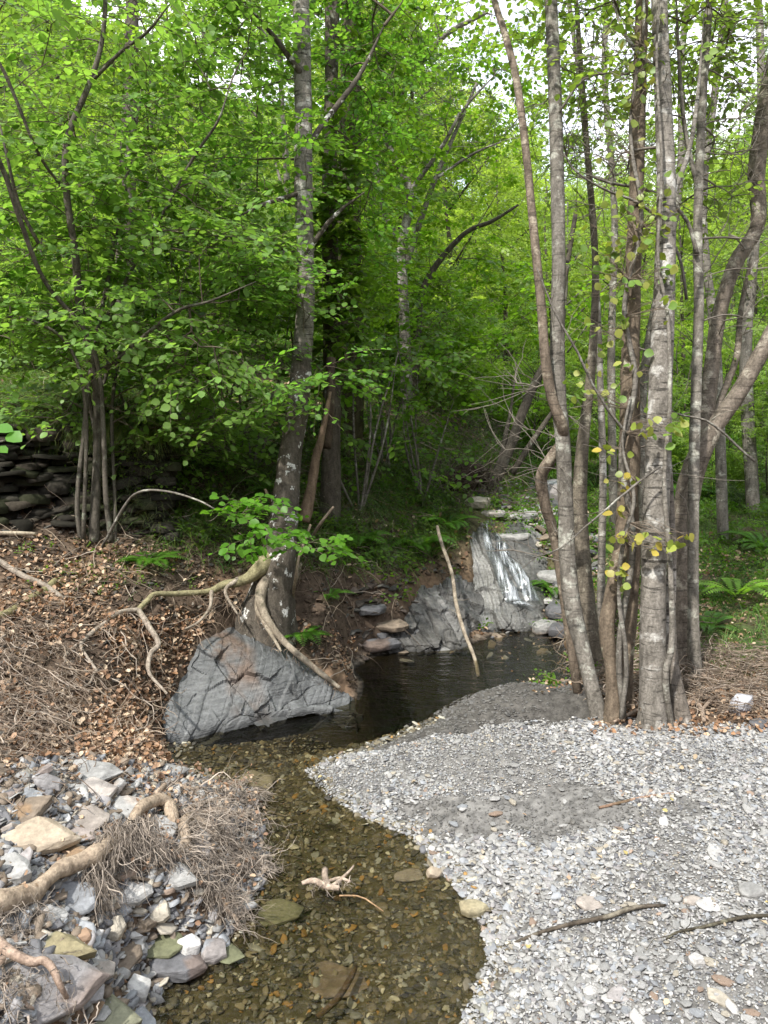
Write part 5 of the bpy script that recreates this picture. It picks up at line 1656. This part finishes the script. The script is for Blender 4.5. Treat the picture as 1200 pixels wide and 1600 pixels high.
stone_soup(rb, V[::3] + [0, 0, .01], rng.uniform(.015, .055, len(V[::3])), .35, ((.06, .05, .04), (.05, .048, .042), (.09, .085, .075), (.07, .055, .045)), .6)
V = ground_pts(5000, (.5, 2.2, 5.3, 10), lambda v: in_px([(740, 770), (850, 760), (930, 830), (930, 1020), (860, 1000), (860, 880), (800, 815)])(v) * .38 * (polysd(v, WATER) > -.1))
stone_soup(rb, V + [0, 0, .015], rng.uniform(.02, .07, len(V)), .3, ('grey', 'pale', 'dark', 'brown', 'tan'))
V = ground_pts(2600, (-.3, 1.8, 4.5, 6), lambda v: in_px([(600, 1000), (760, 990), (900, 985), (900, 1020), (600, 1035)])(v) * .18)
stone_soup(rb, V, rng.uniform(.02, .06, len(V)), .3, ('dark', 'grey', 'brown'))
tag(rb.build('bank_rubble', M_stone), 'dark broken slate rubble at the foot of the shaded bank and around the waterfall', 'rubble', kind='stuff')
#@@PART5

# ================================================================== LARGER STONES
def st(px, py, wpx, flat, elong, rz, col, lab, tilt=(0, 0), sink=.3, z=None, **kw):
    if py > 1190 and px < 420 and flat < .7:
        kw.setdefault('bevel', .025); kw.setdefault('pointy', .42); kw.setdefault('npt', 7)
        flat *= .66; wpx *= 1.1; tilt = (tilt[0] * 1.3, tilt[1] * 1.3)
    q = T(px, py)
    d = proj(q)[2]
    size = wpx * float(d) / FPX
    q2 = T(px, py + wpx * .12)
    if z is not None:
        q2[2] = z
    stone('stone', lab, q2, size, rz, flat, elong, col, int(px * 7 + py), tilt, sink=sink, **kw)
for a in [
    (62, 1318, 58, .42, 1.5, .35, 'tan', 'tan-topped wedge-shaped stone at the left edge above the pale log', (.25, .1)),
    (22, 1362, 48, .5, 1.4, -.2, 'grey', 'rounded grey stone at the left edge under the tan wedge stone', (.1, 0)),
    (110, 1342, 42, .4, 1.6, -.5, 'brown', 'dark brown stone tucked under the tan wedge stone', (.2, -.2)),
    (206, 1402, 46, .42, 1.5, .12, 'pale', 'smooth pale oblong stone under the hanging beard of roots', (.15, .05)),
    (112, 1412, 52, .26, 1.4, .2, 'blue', 'flat blue-grey slab just below the pale log', (.35, .1)),
    (82, 1440, 30, .5, 1.2, .6, 'pale', 'pale angular stone below the bend of the log', (.3, .3)),
    (295, 1492, 24, .75, 1.1, .5, 'white', 'whitish angular block standing at the edge of the water', (.2, .3)),
    (250, 1432, 24, .55, 1.2, .4, 'tan', 'greenish-tan block under the beard of roots near the water', (.3, -.3)),
    (176, 1462, 25, .6, 1.1, -.6, 'tan', 'square tan stone with one flat sunlit face', (.5, .3)),
    (131, 1470, 18, .7, 1.2, .2, 'rust', 'small pinkish-brown stone left of the white chip', (0, 0)),
    (152, 1466, 14, .6, 1.6, 1.2, 'white', 'small white upright chip between the pinkish and tan stones', (.5, 0)),
    (245, 1476, 56, .28, 1.7, -.1, 'mossy', 'long mossy green slab at the waterline', (.1, .05)),
    (272, 1512, 50, .5, 1.3, -.1, 'dark', 'dark wet block under the mossy slab', (0, .1)),
    (98, 1488, 52, .45, 1.4, .2, 'green', 'olive stained slab half buried in grit', (.2, .1)),
    (85, 1556, 82, .35, 1.35, .5, 'purple', 'large purplish slate slab tilted at the bottom of the shore', (.35, .15)),
    (152, 1530, 46, .4, 1.8, 1.2, 'grey', 'tall grey slab standing beside the purplish slate slab', (.5, .25)),
    (214, 1562, 26, .85, 1.05, .8, 'pale', 'small blocky pale stone near the bottom water edge', (.2, .2)),
    (165, 1598, 62, .45, 1.4, .1, 'green', 'rounded mossy-yellow stone at the very bottom of the shore', (.1, 0)),
    (222, 1602, 36, .5, 1.3, -.4, 'blue', 'bluish-white stone beside the mossy-yellow one', (.2, .1)),
    (150, 1240, 34, .35, 1.3, .3, 'pale', 'pale blue-grey broken stone at the lower edge of the leaf litter', (.3, .2)),
    (197, 1268, 38, .4, 1.3, -.2, 'grey', 'grey block above the arching end of the log', (.3, 0)),
    (136, 1284, 46, .25, 1.5, .1, 'grey', 'thin flat grey slab above the log', (.2, .1)),
    (122, 1306, 28, .4, 1.4, -.1, 'purple', 'mauve flat stone between two grey slabs', (.15, .1)),
    (262, 1206, 32, .3, 1.5, .1, 'grey', 'flat grey stone at the edge of the dark water', (.1, .05)),
    (398, 1218, 38, .32, 1.5, -.1, 'tan', 'flat pale stone sitting in the stream just beyond the root tangle', (.05, .05)),
    (40, 1272, 52, .35, 1.5, -.4, 'brown', 'dark purplish-brown slab at the left below the root tangle', (.2, -.1)),
    (128, 1212, 62, .22, 1.6, .15, 'grey', 'wide thin grey slab poking out of the leaf litter', (.15, .05)),
    (75, 1226, 30, .4, 1.3, .5, 'purple', 'mauve stone left of the wide thin slab', (.2, .2)),
    (118, 1240, 36, .2, 1.9, -.5, 'pale', 'narrow pale splinter of slate under the wide thin slab', (.1, .2)),
    (306, 1326, 34, .35, 1.5, 0, 'blue', 'blue-grey stone behind the loop of root', (.1, .1)),
    (250, 1300, 38, .4, 1.4, .4, 'pale', 'pale stone framed by the arching root loop', (.3, .2)),
    (270, 1372, 42, .45, 1.5, -.2, 'grey', 'grey stone under the middle of the root tangle', (.1, 0)),
    (335, 1490, 30, .5, 1.1, .7, 'blue', 'blue-grey stone wrapped in fine roots at the water edge', (.2, .1)),
    (190, 1355, 30, .4, 1.3, .2, 'grey', 'grey stone hidden behind the beard of roots', (.1, .1)),
    (38, 1420, 34, .4, 1.4, .1, 'grey', 'grey stone half under the end of the log', (.1, .1)),
    (195, 1500, 30, .4, 1.3, .9, 'brown', 'earthy brown stone in the grit above the blocky pale stone', (.2, 0)),
    (350, 1486, 42, .14, 1.6, -.4, 'mossy', 'thin greenish flat stone just under the shallow water', (.03, .03)),
    (430, 1425, 52, .14, 1.5, .2, 'green', 'olive flat stone under the stream near the root tangle', (.03, .03)),
    (520, 1528, 66, .10, 1.5, -.2, 'brown', 'broad brown flat stone on the bed of the stream', (.02, .02)),
    (640, 1368, 30, .2, 1.6, .2, 'grey', 'grey flat stone on the stream bed near the gravel', (.02, .02)),
    (740, 1425, 26, .5, 1.25, .05, (.27, .265, .19), 'smooth yellowish-olive cobble at the edge of the gravel bar', (.05, 0)),
    (678, 1372, 14, .6, 1.1, .9, 'tan', 'small pale stone standing in the stream near the gravel edge', (.5, 0)),
    (1088, 1506, 14, .7, 1.1, 0, 'white', 'small round white pebble on the gravel', (0, 0)),
    (1172, 1396, 24, .4, 1.3, .1, 'grey', 'smooth rounded grey cobble near the right side of the gravel', (.1, 0)),
    (920, 1412, 26, .24, 1.5, -.05, 'grey', 'flat oval grey stone just above the long twig', (.05, .02)),
    (1112, 1412, 34, .12, 1.8, .1, 'pale', 'long thin pale slate below the rounded grey cobble', (.03, .02)),
    (1124, 1562, 26, .3, 1.7, -.6, 'tan', 'narrow tan splinter stone at the bottom right of the gravel', (.15, .1)),
    (968, 1552, 26, .14, 1.5, .6, 'blue', 'flat blue-grey slate chip near the bottom of the gravel', (.04, .02)),
    (1118, 1330, 30, .14, 1.9, 1.2, 'pale', 'pale narrow slate lying lengthways on the gravel', (.03, .02)),
    (1082, 1410, 16, .4, 1.3, .2, 'grey', 'small oval grey pebble near the forked twig', (0, 0)),
    (1156, 1112, 20, 1.0, 1.1, .5, (.34, .37, .41), 'pale bluish stone standing at the foot of the root debris', (.2, 0)),
    (1166, 1090, 18, .35, 1.7, -.2, 'white', 'small white flat stone caught in the root debris', (.1, 0)),
    (1190, 1132, 26, .3, 1.5, .1, 'dark', 'dark flat stone at the right end of the gravel crest', (.1, 0))]:
    st(*a)
for a in [(800, 838, 34, .25, 1.6, .1, 'grey', 'grey flat rock on the lip of the waterfall'), (832, 870, 26, .3, 1.5, .3, 'grey', 'grey rock on the right shoulder of the waterfall'), (770, 805, 22, .3, 1.3, 0, 'pale', 'pale stone above the waterfall lip on the left'),
          (862, 905, 34, .4, 1.4, -.3, 'grey', 'grey rock on the right beside the falling water'), (846, 958, 26, .2, 1.7, -.1, 'pale', 'thin pale stone at the foot of the waterfall'), (852, 985, 24, .5, 1.2, .4, 'grey', 'grey angular rock at the far end of the pool'),
          (885, 990, 34, .5, 1.3, 0, 'dark', 'dark wet boulder under the bank at the right end of the pool'), (872, 960, 28, .5, 1.2, .9, 'dark', 'dark rock behind the grey angular rock'), (868, 790, 34, .8, 1.1, 0, 'blue', 'upright bluish boulder upstream of the waterfall'),
          (745, 790, 22, .5, 1.3, 0, 'tan', 'small tan stone at the foot of the leaning dark trunk'), (820, 808, 24, .4, 1.4, .4, 'grey', 'grey stone in the stream bed above the falls'), (905, 1010, 26, .5, 1.3, .2, 'brown', 'brown stone in the root-filled bank right of the pool'),
          (590, 1008, 40, .3, 1.5, .1, 'dark', 'dark flat slab at the left rim of the pool'), (610, 985, 36, .3, 1.5, -.2, 'brown', 'brown slab stacked on the dark rim slab'), (578, 960, 30, .35, 1.4, .3, 'dark', 'dark slate sticking out of the shaded bank'), (640, 990, 26, .35, 1.4, .3, 'grey', 'small grey slate against the ridged rock face')]:
    st(*a, mat=M_stone)
# unremarkable ones
seed_ = 500
for k in range(90):
    px, py = rng.uniform(0, 250), rng.uniform(1215, 1590)
    q = T(px, py)
    if polysd(q[None], LEFTSHORE)[0] > 0: continue
    d = float(proj(q)[2])
    stone('stone', 'ordinary slate fragment among many alike on the stony left shore', q, rng.uniform(12, 30) * d / FPX, rng.uniform(0, 6.28), rng.uniform(.12, .35), rng.uniform(1.1, 1.9), ['grey', 'blue', 'grey', 'purple', 'brown', 'pale'][k % 6], seed_ + k, (rng.normal(0, .35), rng.normal(0, .35)), group='slate fragments on the left shore', sub=1, bevel=.02, pointy=.45, npt=6)
# pebbles on the bar, one by one
PV = {}
def peb_mesh(c, v):
    if (c, v) not in PV:
        V, Fs = hull_stone(900 + v * 3, .16 + .07 * v, 1.25 + .1 * v, 8, 1, .05, .03)
        s_ = Soup()
        s_.add(V, Fs, np.clip(np.array(SLATE[c]) * (1 + fbm(V + v, 5, 3) * .3)[:, None], .02, .85))
        me = s_.mesh('slate_chip', True)
        me.materials.append(M_stone)
        PV[(c, v)] = me
    return PV[(c, v)]
PN = {'grey': ('mid-grey slate chip lying flat on the gravel bar', 'grey slate chips on the gravel bar'), 'pale': ('pale grey slate chip lying on the gravel bar', 'pale slate chips on the gravel bar'),
      'blue': ('blue-grey slate chip lying on the gravel bar', 'blue-grey slate chips on the gravel bar'), 'tan': ('tan stone chip lying on the gravel bar', 'tan stone chips on the gravel bar'),
      'rust': ('rusty orange stone chip lying on the gravel bar', 'rusty stone chips on the gravel bar'), 'white': ('small white quartz chip lying on the gravel bar', 'white chips on the gravel bar')}
cnt = 0
while cnt < 270:
    px, py = rng.uniform(500, 1195), 1600 - 440 * rng.random() ** 1.3
    q = G(px, py, .15)
    if polysd(q[None], GRAVEL)[0] > -.03: continue
    q = T(px, py)
    c = ['grey', 'pale', 'blue', 'pale', 'grey', 'tan', 'rust' if cnt % 30 == 6 else 'grey', 'white' if cnt % 20 == 7 else 'blue', 'grey', 'pale'][cnt % 10]
    o = bpy.data.objects.new('slate_chip', peb_mesh(c, int(rng.integers(0, 3))))
    o.location = Vector([q[0], q[1], q[2] + .006])
    s_ = rng.uniform(.009, .018) * (1.5 if rng.random() < .15 else 1)
    o.scale = (s_, s_ * rng.uniform(.7, 1), s_)
    o.rotation_euler = (rng.normal(0, .15), rng.normal(0, .15), rng.uniform(0, 6.28))
    COL.objects.link(o)
    tag(o, PN[c][0], 'pebble', PN[c][1])
    cnt += 1

# ================================================================== ROOTS, DRIFTWOOD, STICKS
def W(px, py, d, wpx, dz=0):
    q = P(px, py, d)
    return np.r_[q, wpx * d / FPX / 2]
def Tw(px, py, wpx, lift):       # on the terrain along the sight line, lifted towards the camera
    q = T(px, py)
    d = float(proj(q)[2]) - lift
    return np.r_[P(px, py, d), wpx * d / FPX / 2]
# driftwood log with beard of roots
lg = [Tw(-60, 1440, 40, .06), Tw(0, 1410, 40, .06), Tw(50, 1396, 34, .06), Tw(72, 1376, 24, .08), Tw(95, 1358, 28, .09), Tw(120, 1350, 25, .10), Tw(152, 1334, 29, .12), Tw(178, 1312, 22, .13), Tw(205, 1288, 18, .13), Tw(222, 1262, 19, .14), Tw(245, 1250, 19, .14), Tw(262, 1254, 20, .13), Tw(270, 1275, 20, .10), Tw(272, 1290, 16, .06)]
root = empty('driftwood_root', lg[1][:3], 'pale torn tree root lying over the shore stones with a thick beard of rootlets', 'driftwood')
s_ = Soup(); q1 = limb(s_, lg, 14, (1.1, 1.02, .92), .012, .34, True, .012); s_.build('root', M_bark_root, root, smooth=True)
fs = Soup()
def beard(soup, path, n, L, r, start, amp=.22, g=-.18, jit=.02, col=(.33, .28, .23), nseg=8):
    n = int(n * 1.15); r = r * .72; amp = amp * 1.25; L = (L[0] * .6, L[1] * .85)
    i = rng.integers(0, len(path), n)
    b = path[i, :3] + rng.normal(0, jit, (n, 3))
    d = rng.normal(0, .5, (n, 3)) + np.asarray(start)
    p = wander(b, d, rng.uniform(L[0], L[1], n), nseg, amp, g)
    gr_ = H(p[..., 0], p[..., 1], False) + .004 + rng.uniform(0, .03, (n, 1))
    p[..., 2] = np.maximum(p[..., 2], np.maximum(gr_, -.02))
    tubes(soup, p, np.linspace(1, .35, nseg)[None] * (r * np.clip(rng.lognormal(-.1, .6, (n, 1)), .3, 4)), 3, np.array(col) * rng.uniform(.4, 1.3, (n, 1)))
def seg(a, b, n=14):
    return np.linspace(np.asarray(a)[:3], np.asarray(b)[:3], n)
beard(fs, seg(Tw(165, 1300, 1, .15), Tw(235, 1285, 1, .16)), 420, (.06, .20), .0016, (.25, -.5, -1.1), .25)
beard(fs, seg(Tw(160, 1330, 1, .15), Tw(215, 1310, 1, .16)), 260, (.06, .2), .0014, (.0, -.5, -1.1), .25)
beard(fs, seg(Tw(215, 1290, 1, .15), Tw(250, 1325, 1, .14)), 160, (.05, .14), .0016, (.9, -.5, -.6), .2)
beard(fs, seg(Tw(140, 1360, 1, .12), Tw(160, 1385, 1, .1)), 130, (.08, .22), .0015, (.35, -.4, -.9), .22)
under(fs.build('rootlets', M_twig, root), root, 'root')
# tangled root mass reaching to the water
a_ = [Tw(250, 1328, 16, .07), Tw(275, 1335, 17, .08), Tw(293, 1312, 17, .09), Tw(288, 1288, 16, .1), Tw(300, 1276, 17, .1), Tw(322, 1290, 15, .09), Tw(345, 1310, 13, .07), Tw(375, 1325, 12, .05), Tw(395, 1345, 11, .03), Tw(420, 1360, 8, .01)]
root = empty('tangled_root', a_[4][:3], 'looping root and mass of fibrous rootlets trailing into the stream', 'driftwood')
s_ = Soup(); q2 = limb(s_, a_, 12, (1.05, .98, .9), .012, .32, True, .010); s_.build('root', M_bark_root, root, smooth=True)
Q = [q2]
for r_ in [
    [Tw(245, 1240, 10, .05), Tw(265, 1225, 10, .06), Tw(300, 1235, 10, .06), Tw(350, 1228, 10, .05), Tw(385, 1222, 8, .04)],
    [Tw(312, 1268, 11, .08), Tw(340, 1266, 11, .08), Tw(360, 1272, 11, .07), Tw(385, 1276, 8, .05), Tw(410, 1284, 5, .03)],
    [Tw(330, 1300, 9, .08), Tw(350, 1308, 8, .07), Tw(375, 1330, 9, .06), Tw(400, 1352, 8, .04)],
    [Tw(280, 1270, 7, .08), Tw(330, 1250, 6, .08), Tw(380, 1246, 5, .05), Tw(410, 1240, 3, .03)],
    [Tw(345, 1390, 5, .07), Tw(352, 1418, 6, .06), Tw(366, 1432, 7, .05), Tw(376, 1448, 5, .03)],
    [Tw(335, 1400, 4, .06), Tw(355, 1405, 4, .06), Tw(372, 1416, 3, .05)]]:
    s_ = Soup(); q = limb(s_, r_, 8, (1.1, 1.0, .92), .02, .22, True, .005); s_.build('root', M_bark_root, root, smooth=True); Q.append(q)
fs = Soup()
for q, n in zip(Q, (520, 130, 200, 170, 150, 60, 40)):
    beard(fs, q, n, (.06, .26), .0017, (.55, -.35, -.25), .3, -.08, .015)
beard(fs, seg(Tw(300, 1360, 1, .07), Tw(360, 1400, 1, .06)), 420, (.06, .2), .0014, (.3, -.35, -.8), .3)
beard(fs, seg(Tw(320, 1340, 1, .07), Tw(400, 1350, 1, .04)), 360, (.05, .18), .0015, (.5, -.2, -.5), .35)
beard(fs, seg(Tw(290, 1240, 1, .05), Tw(400, 1250, 1, .04)), 260, (.06, .2), .0016, (.5, 0, -.1), .35)
under(fs.build('rootlets', M_twig, root), root, 'root')
# lower-left root
a_ = [Tw(-20, 1455, 16, .08), Tw(15, 1485, 17, .09), Tw(50, 1502, 15, .09), Tw(68, 1500, 13, .1), Tw(82, 1512, 12, .1), Tw(95, 1540, 9, .09), Tw(105, 1558, 7, .07), Tw(114, 1572, 6, .05)]
root = empty('bare_root', a_[1][:3], 'single bare root crossing the big purplish slab at the lower left', 'driftwood')
s_ = Soup(); q = limb(s_, a_, 10, (1.15, 1.0, .95), .015, .2, True, .003); s_.build('root', M_bark_root, root, smooth=True)
fs = Soup(); beard(fs, q, 70, (.03, .14), .0014, (.1, -.3, -.6), .4)
beard(fs, seg(Tw(0, 1440, 1, .05), Tw(60, 1420, 1, .05)), 160, (.05, .18), .0013, (.2, -.3, -.8), .35)
beard(fs, seg(Tw(0, 1510, 1, .05), Tw(20, 1580, 1, .05)), 90, (.05, .18), .0013, (.2, -.3, -.4), .4)
under(fs.build('rootlets', M_twig, root), root, 'root')
# fuzzy dead root mat at the left edge
fs = Soup()
V = ground_pts(9000, (-3, -.9, 2.2, 3.9), lambda v: in_px([(-60, 1040), (60, 1050), (110, 1120), (120, 1180), (60, 1200), (90, 1240), (-60, 1250)])(v) * .35)
beard(fs, np.c_[V, V[:, 0]], min(1500, len(V) * 2), (.05, .16), .0012, (.2, -.5, .1), .45, -.12, .02, (.27, .22, .175))
tag(fs.build('root_mat', M_twig), 'fuzzy mat of dead rootlets on the left edge of the bank', 'roots', kind='stuff')

def stick(name, label, pts, col=(1, 1, 1), mat=None, sides=7, cat='stick', bumpy=.12, side_tw=0):
    s_ = Soup()
    q = limb(s_, pts, sides, col, .03, bumpy, True, .006)
    if side_tw:
        b = q[rng.integers(2, len(q), side_tw), :3]
        tubes(s_, wander(b, rng.normal(0, 1, (side_tw, 3)) * [1, .6, .6] + [0, 0, .3], rng.uniform(.05, .2, side_tw), 6, .25), np.tile(np.linspace(.002, .0007, 6), (side_tw, 1)), 4, col)
    return tag(s_.build(name, mat or M_bark_root, smooth=True), label, cat)
stick('stick', 'pale bent stick leaning from the bank down into the pool', [W(683, 822, 5.75, 5), W(690, 850, 5.65, 6), W(706, 895, 5.5, 6), W(713, 945, 5.35, 6.5), W(726, 990, 5.2, 6.5), W(742, 1030, 5.08, 6), np.r_[P(742, 1030, 5.08) + [.02, -.05, -.10], .012]], (1.05, 1.05, 1.0), side_tw=3)
stick('stick', 'straight grey stick lying on leaves at the left above the root tangle', [Tw(-30, 858, 9, .03), Tw(30, 896, 10, .04), Tw(70, 915, 10, .05), Tw(98, 936, 8, .03)], (.85, .85, .85))
stick('mossy_root', 'mossy greenish root surfacing under the straight grey stick', [Tw(-30, 970, 12, .02), Tw(10, 958, 13, .03), Tw(42, 938, 13, .03), Tw(70, 922, 13, .03), Tw(85, 908, 11, .03), Tw(98, 905, 8, .0)], (.75, .8, .5), cat='root')
stick('stick', 'white peeled stick at the foot of the dark stone wall', [Tw(-40, 834, 7, .06), Tw(20, 834, 7, .06), Tw(56, 835, 6, .06)], (1.7, 1.7, 1.6))
stick('branch', 'pale fallen branch lying on the terrace above the stone wall', [Tw(55, 610, 6, .06), Tw(95, 605, 7, .08), Tw(135, 597, 8, .1)], (1.5, 1.45, 1.4))
stick('branch', 'bare stick rising from the shade beside the foot of the broken snag', [Tw(478, 855, 4, .1), W(500, 820, 4.8, 5), W(522, 792, 4.75, 4)], (.9, .85, .8))
stick('branch', 'thin pale stem rising left of the snag foot', [Tw(430, 800, 5, .05), W(420, 778, 5.0, 5), W(414, 765, 5.0, 4)], (1.2, 1.1, .9))
stick('branch', 'thin dead stem leaning in front of the alder foot', [Tw(455, 945, 6, .04), W(462, 905, 4.6, 5), W(468, 870, 4.6, 4), W(486, 820, 4.7, 4)], (.9, .85, .75))
stick('twig', 'long thin dark twig lying across the gravel bar', [Tw(790, 1478, 4, .012), Tw(840, 1458, 6, .018), Tw(900, 1442, 7, .02), Tw(950, 1432, 8, .022), Tw(990, 1418, 7, .022), Tw(1040, 1414, 4, .012)], (.5, .45, .4), M_bark_grey, cat='twig')
stick('twig', 'curving dark twig on the gravel running off to the right', [Tw(1040, 1468, 3, .01), Tw(1058, 1456, 4, .014), Tw(1100, 1448, 5, .018), Tw(1160, 1434, 6, .018), Tw(1240, 1430, 6, .015)], (.42, .4, .33), M_bark_grey, cat='twig', side_tw=2)
stick('twig', 'thin reddish twig beside the dark hollow in the gravel', [Tw(935, 1262, 4, .01), Tw(970, 1254, 5, .015), Tw(1010, 1245, 4, .012), Tw(1060, 1238, 3, .01)], (.9, .7, .6), cat='twig')
stick('submerged_branch', 'dark waterlogged branch lying on the stream bed', [np.r_[G(495, 1590, -.04), .008], np.r_[G(525, 1565, -.04), .010], np.r_[G(548, 1530, -.04), .010], np.r_[G(556, 1512, -.05), .006]], (.4, .32, .25), cat='branch')
# driftwood bit in the stream
root = empty('driftwood_piece', G(512, 1385, 0), 'small forked piece of pale driftwood stranded in the shallow stream', 'driftwood')
for r_, c_ in [([(472, 1380, 6), (490, 1376, 9), (510, 1385, 10), (530, 1388, 8)], 1.3), ([(508, 1358, 10), (508, 1370, 10), (514, 1386, 9)], .9), ([(514, 1388, 6), (530, 1376, 6), (545, 1362, 4), (553, 1352, 3)], 1.3), ([(505, 1380, 5), (530, 1372, 5), (548, 1378, 4)], 1.3)]:
    s_ = Soup()
    limb(s_, [np.r_[G(a, b, .018), wq * 2.75 / FPX / 2] for a, b, wq in r_], 8, (c_, c_ * .93, c_ * .9), .012, .25, True, .002)
    s_.build('limb', M_bark_root, root, smooth=True)
fs = Soup(); beard(fs, seg(G(480, 1385, .02), G(548, 1378, .03)), 46, (.02, .09), .0012, (.2, -.3, -.1), .4, -.08, .008); under(fs.build('rootlets', M_twig, root), root, 'root')
stick('twig', 'thin twig trailing in the stream right of the driftwood piece', [np.r_[G(530, 1400, .004), .003], np.r_[G(565, 1402, .006), .003], np.r_[G(600, 1425, .006), .002]], (1.1, .85, .6), cat='twig')

# debris of roots on the right of the trunk cluster
for k, (r_, lab) in enumerate([
    ([(1070, 1105, 7), (1090, 1088, 9), (1110, 1078, 9), (1150, 1072, 8), (1180, 1062, 6), (1230, 1046, 4)], 'long pale bare root reaching right across the root debris'),
    ([(1082, 1092, 6), (1095, 1108, 8), (1100, 1128, 6)], 'short forked pale root standing on the gravel edge'),
    ([(1095, 1112, 4), (1105, 1100, 6), (1115, 1090, 4)], 'small pale prong beside the forked root'),
    ([(960, 1128, 4), (995, 1110, 6), (1020, 1098, 6), (1048, 1102, 5), (1055, 1112, 3)], 'arched thin root in front of the pale banded trunk'),
    ([(1140, 1052, 5), (1162, 1062, 7), (1180, 1075, 6), (1210, 1084, 5)], 'weathered root knuckle above the white flat stone'),
    ([(900, 985, 5), (925, 1000, 6), (940, 1030, 6), (960, 1050, 4)], 'dark root looping out of the bank right of the pool'),
    ([(1075, 1040, 9), (1095, 1052, 9), (1110, 1062, 7)], 'thick fallen limb behind the slim ash foot')]):
    stick('bare_root', lab, [Tw(a, b, wq, .05 + .01 * k) for a, b, wq in r_], (1.1, 1.0, .95), cat='root')
# tree-foot roots of the cluster
for pxb, pyb, d in [(940, 1120, 3.74), (1018, 1122, 3.6), (1066, 1125, 3.65), (958, 1122, 3.7), (1088, 1080, 4.1)]:
    pass
# upturned dark root plate in the middle distance
b0 = T(722, 770)
root = empty('upturned_root_plate', b0, 'dark upturned root plate on the bank above the waterfall', 'tree stump')
s_ = Soup(); limb(s_, [np.r_[b0 + [-.3, 0, -.1], .13], np.r_[b0 + [-.1, 0, .05], .15], np.r_[b0 + [.1, .0, .16], .13], np.r_[b0 + [.25, 0, .14], .05]], 14, (.55, .45, .4), .04, .6); s_.build('stump', M_bark_dark, root, smooth=True)
fs = Soup(); beard(fs, seg(b0 + [-.3, -.05, .1], b0 + [.3, -.05, .15]), 150, (.2, .6), .005, (.1, -.3, .1), .35, -.05, .06, (.17, .14, .11)); under(fs.build('rootlets', M_twig, root), root, 'root')

# more cover on the shaded bank behind the hazel and over the wall
ug2, gr2 = Soup(), Soup()
ug = ug2
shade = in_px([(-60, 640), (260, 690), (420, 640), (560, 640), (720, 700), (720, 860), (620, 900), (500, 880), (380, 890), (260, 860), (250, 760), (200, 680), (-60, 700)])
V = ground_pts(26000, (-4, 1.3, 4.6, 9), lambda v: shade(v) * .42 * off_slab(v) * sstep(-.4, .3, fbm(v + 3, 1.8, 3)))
cover(V[::2], (.10, .26), .04, (.045, .11, .015))  # leaf green darkened to stand for the shade of the undercut bank
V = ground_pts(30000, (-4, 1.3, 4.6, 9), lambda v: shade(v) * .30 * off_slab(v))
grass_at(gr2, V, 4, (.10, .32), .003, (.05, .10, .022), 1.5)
# turf hanging over the top of the wall
n = 2600
a = rng.uniform(-120, 262, n)
V = P(a, 666 + rng.uniform(-8, 16, n), 5.08 + rng.uniform(-.05, .15, n))
grass_at(gr2, V, 6, (.08, .26), .0028, (.12, .18, .05), 2.0, .9)
tag(gr2.build('bank_grass', M_grass), 'limp green grass hanging down the shaded bank and over the stone wall', 'grass', kind='stuff')
tag(ug2.build('bank_undergrowth', M_leaf), 'leafy weeds on the shaded bank behind the alder and hazel', 'undergrowth', kind='stuff')

# soil crumbs and small bits of slate all over the bare banks
sc_ = Soup()
V = ground_pts(60000, (-3.2, 1.2, 2.3, 6.0), lambda v: dry(v) * off_slab(v) * (polysd(v, GRAVEL) > 0) * .7)
chip_field(sc_, V[:, :2], np.minimum(rng.gamma(1.6, .0055, len(V)) + .003, .035), [(.085, .062, .045), (.12, .09, .065), (.06, .045, .033), (.16, .14, .115), (.10, .095, .085)], [30, 24, 22, 8, 10], .5, 0, .015)
tag(sc_.build('bank_soil', M_crumb), 'crumbly brown soil and small stone bits on the banks', 'soil', kind='stuff')

# flood litter caught in the root beards
fl = Soup()
V = ground_pts(26000, (-2.4, -.4, 1.5, 3.7), lambda v: in_px([(230, 1215), (400, 1225), (420, 1350), (380, 1440), (320, 1470), (280, 1380), (200, 1400), (130, 1390), (60, 1440), (0, 1440), (0, 1400), (200, 1290)])(v) * .22)
V = V + np.c_[np.zeros((len(V), 2)), rng.uniform(0, .07, len(V))]
litter_(fl, V, .020, LPAL[:4] + [(.2, .17, .14)] * 2)
V = ground_pts(9000, (-2.6, -.5, 1.4, 3.5), lambda v: (polysd(v, LEFTSHORE) < 0) * .08)
litter_(fl, V, .022, LPAL)
tag(fl.build('flood_litter', M_dry), 'shredded leaves and bark caught among the shore stones and rootlets', 'leaf litter', kind='stuff')

# weeds and turf along the wall top and in its joints
n = 420
a = rng.uniform(-120, 255, n)
f_ = rng.random(n) ** 2
V = P(a, 655 + f_ * 120, 5.08 - .12 * f_)
ug = Soup()
cover(V, (.06, .18), .034, (.07, .15, .025), 4, .1)
n = 700
a = rng.uniform(-120, 255, n)
f_ = rng.random(n)
gw = Soup()
grass_at(gw, P(a, 680 + f_ * 140, 5.0 - .22 * f_), 3, (.04, .14), .002, (.06, .09, .03), 2.2, .9)
tag(ug.build('wall_weeds', M_leaf), 'small leafy weeds rooted along the top and joints of the stone wall', 'weeds', kind='stuff')
tag(gw.build('wall_grass', M_grass), 'thin dry grass hanging from the joints of the stone wall', 'grass', kind='stuff')
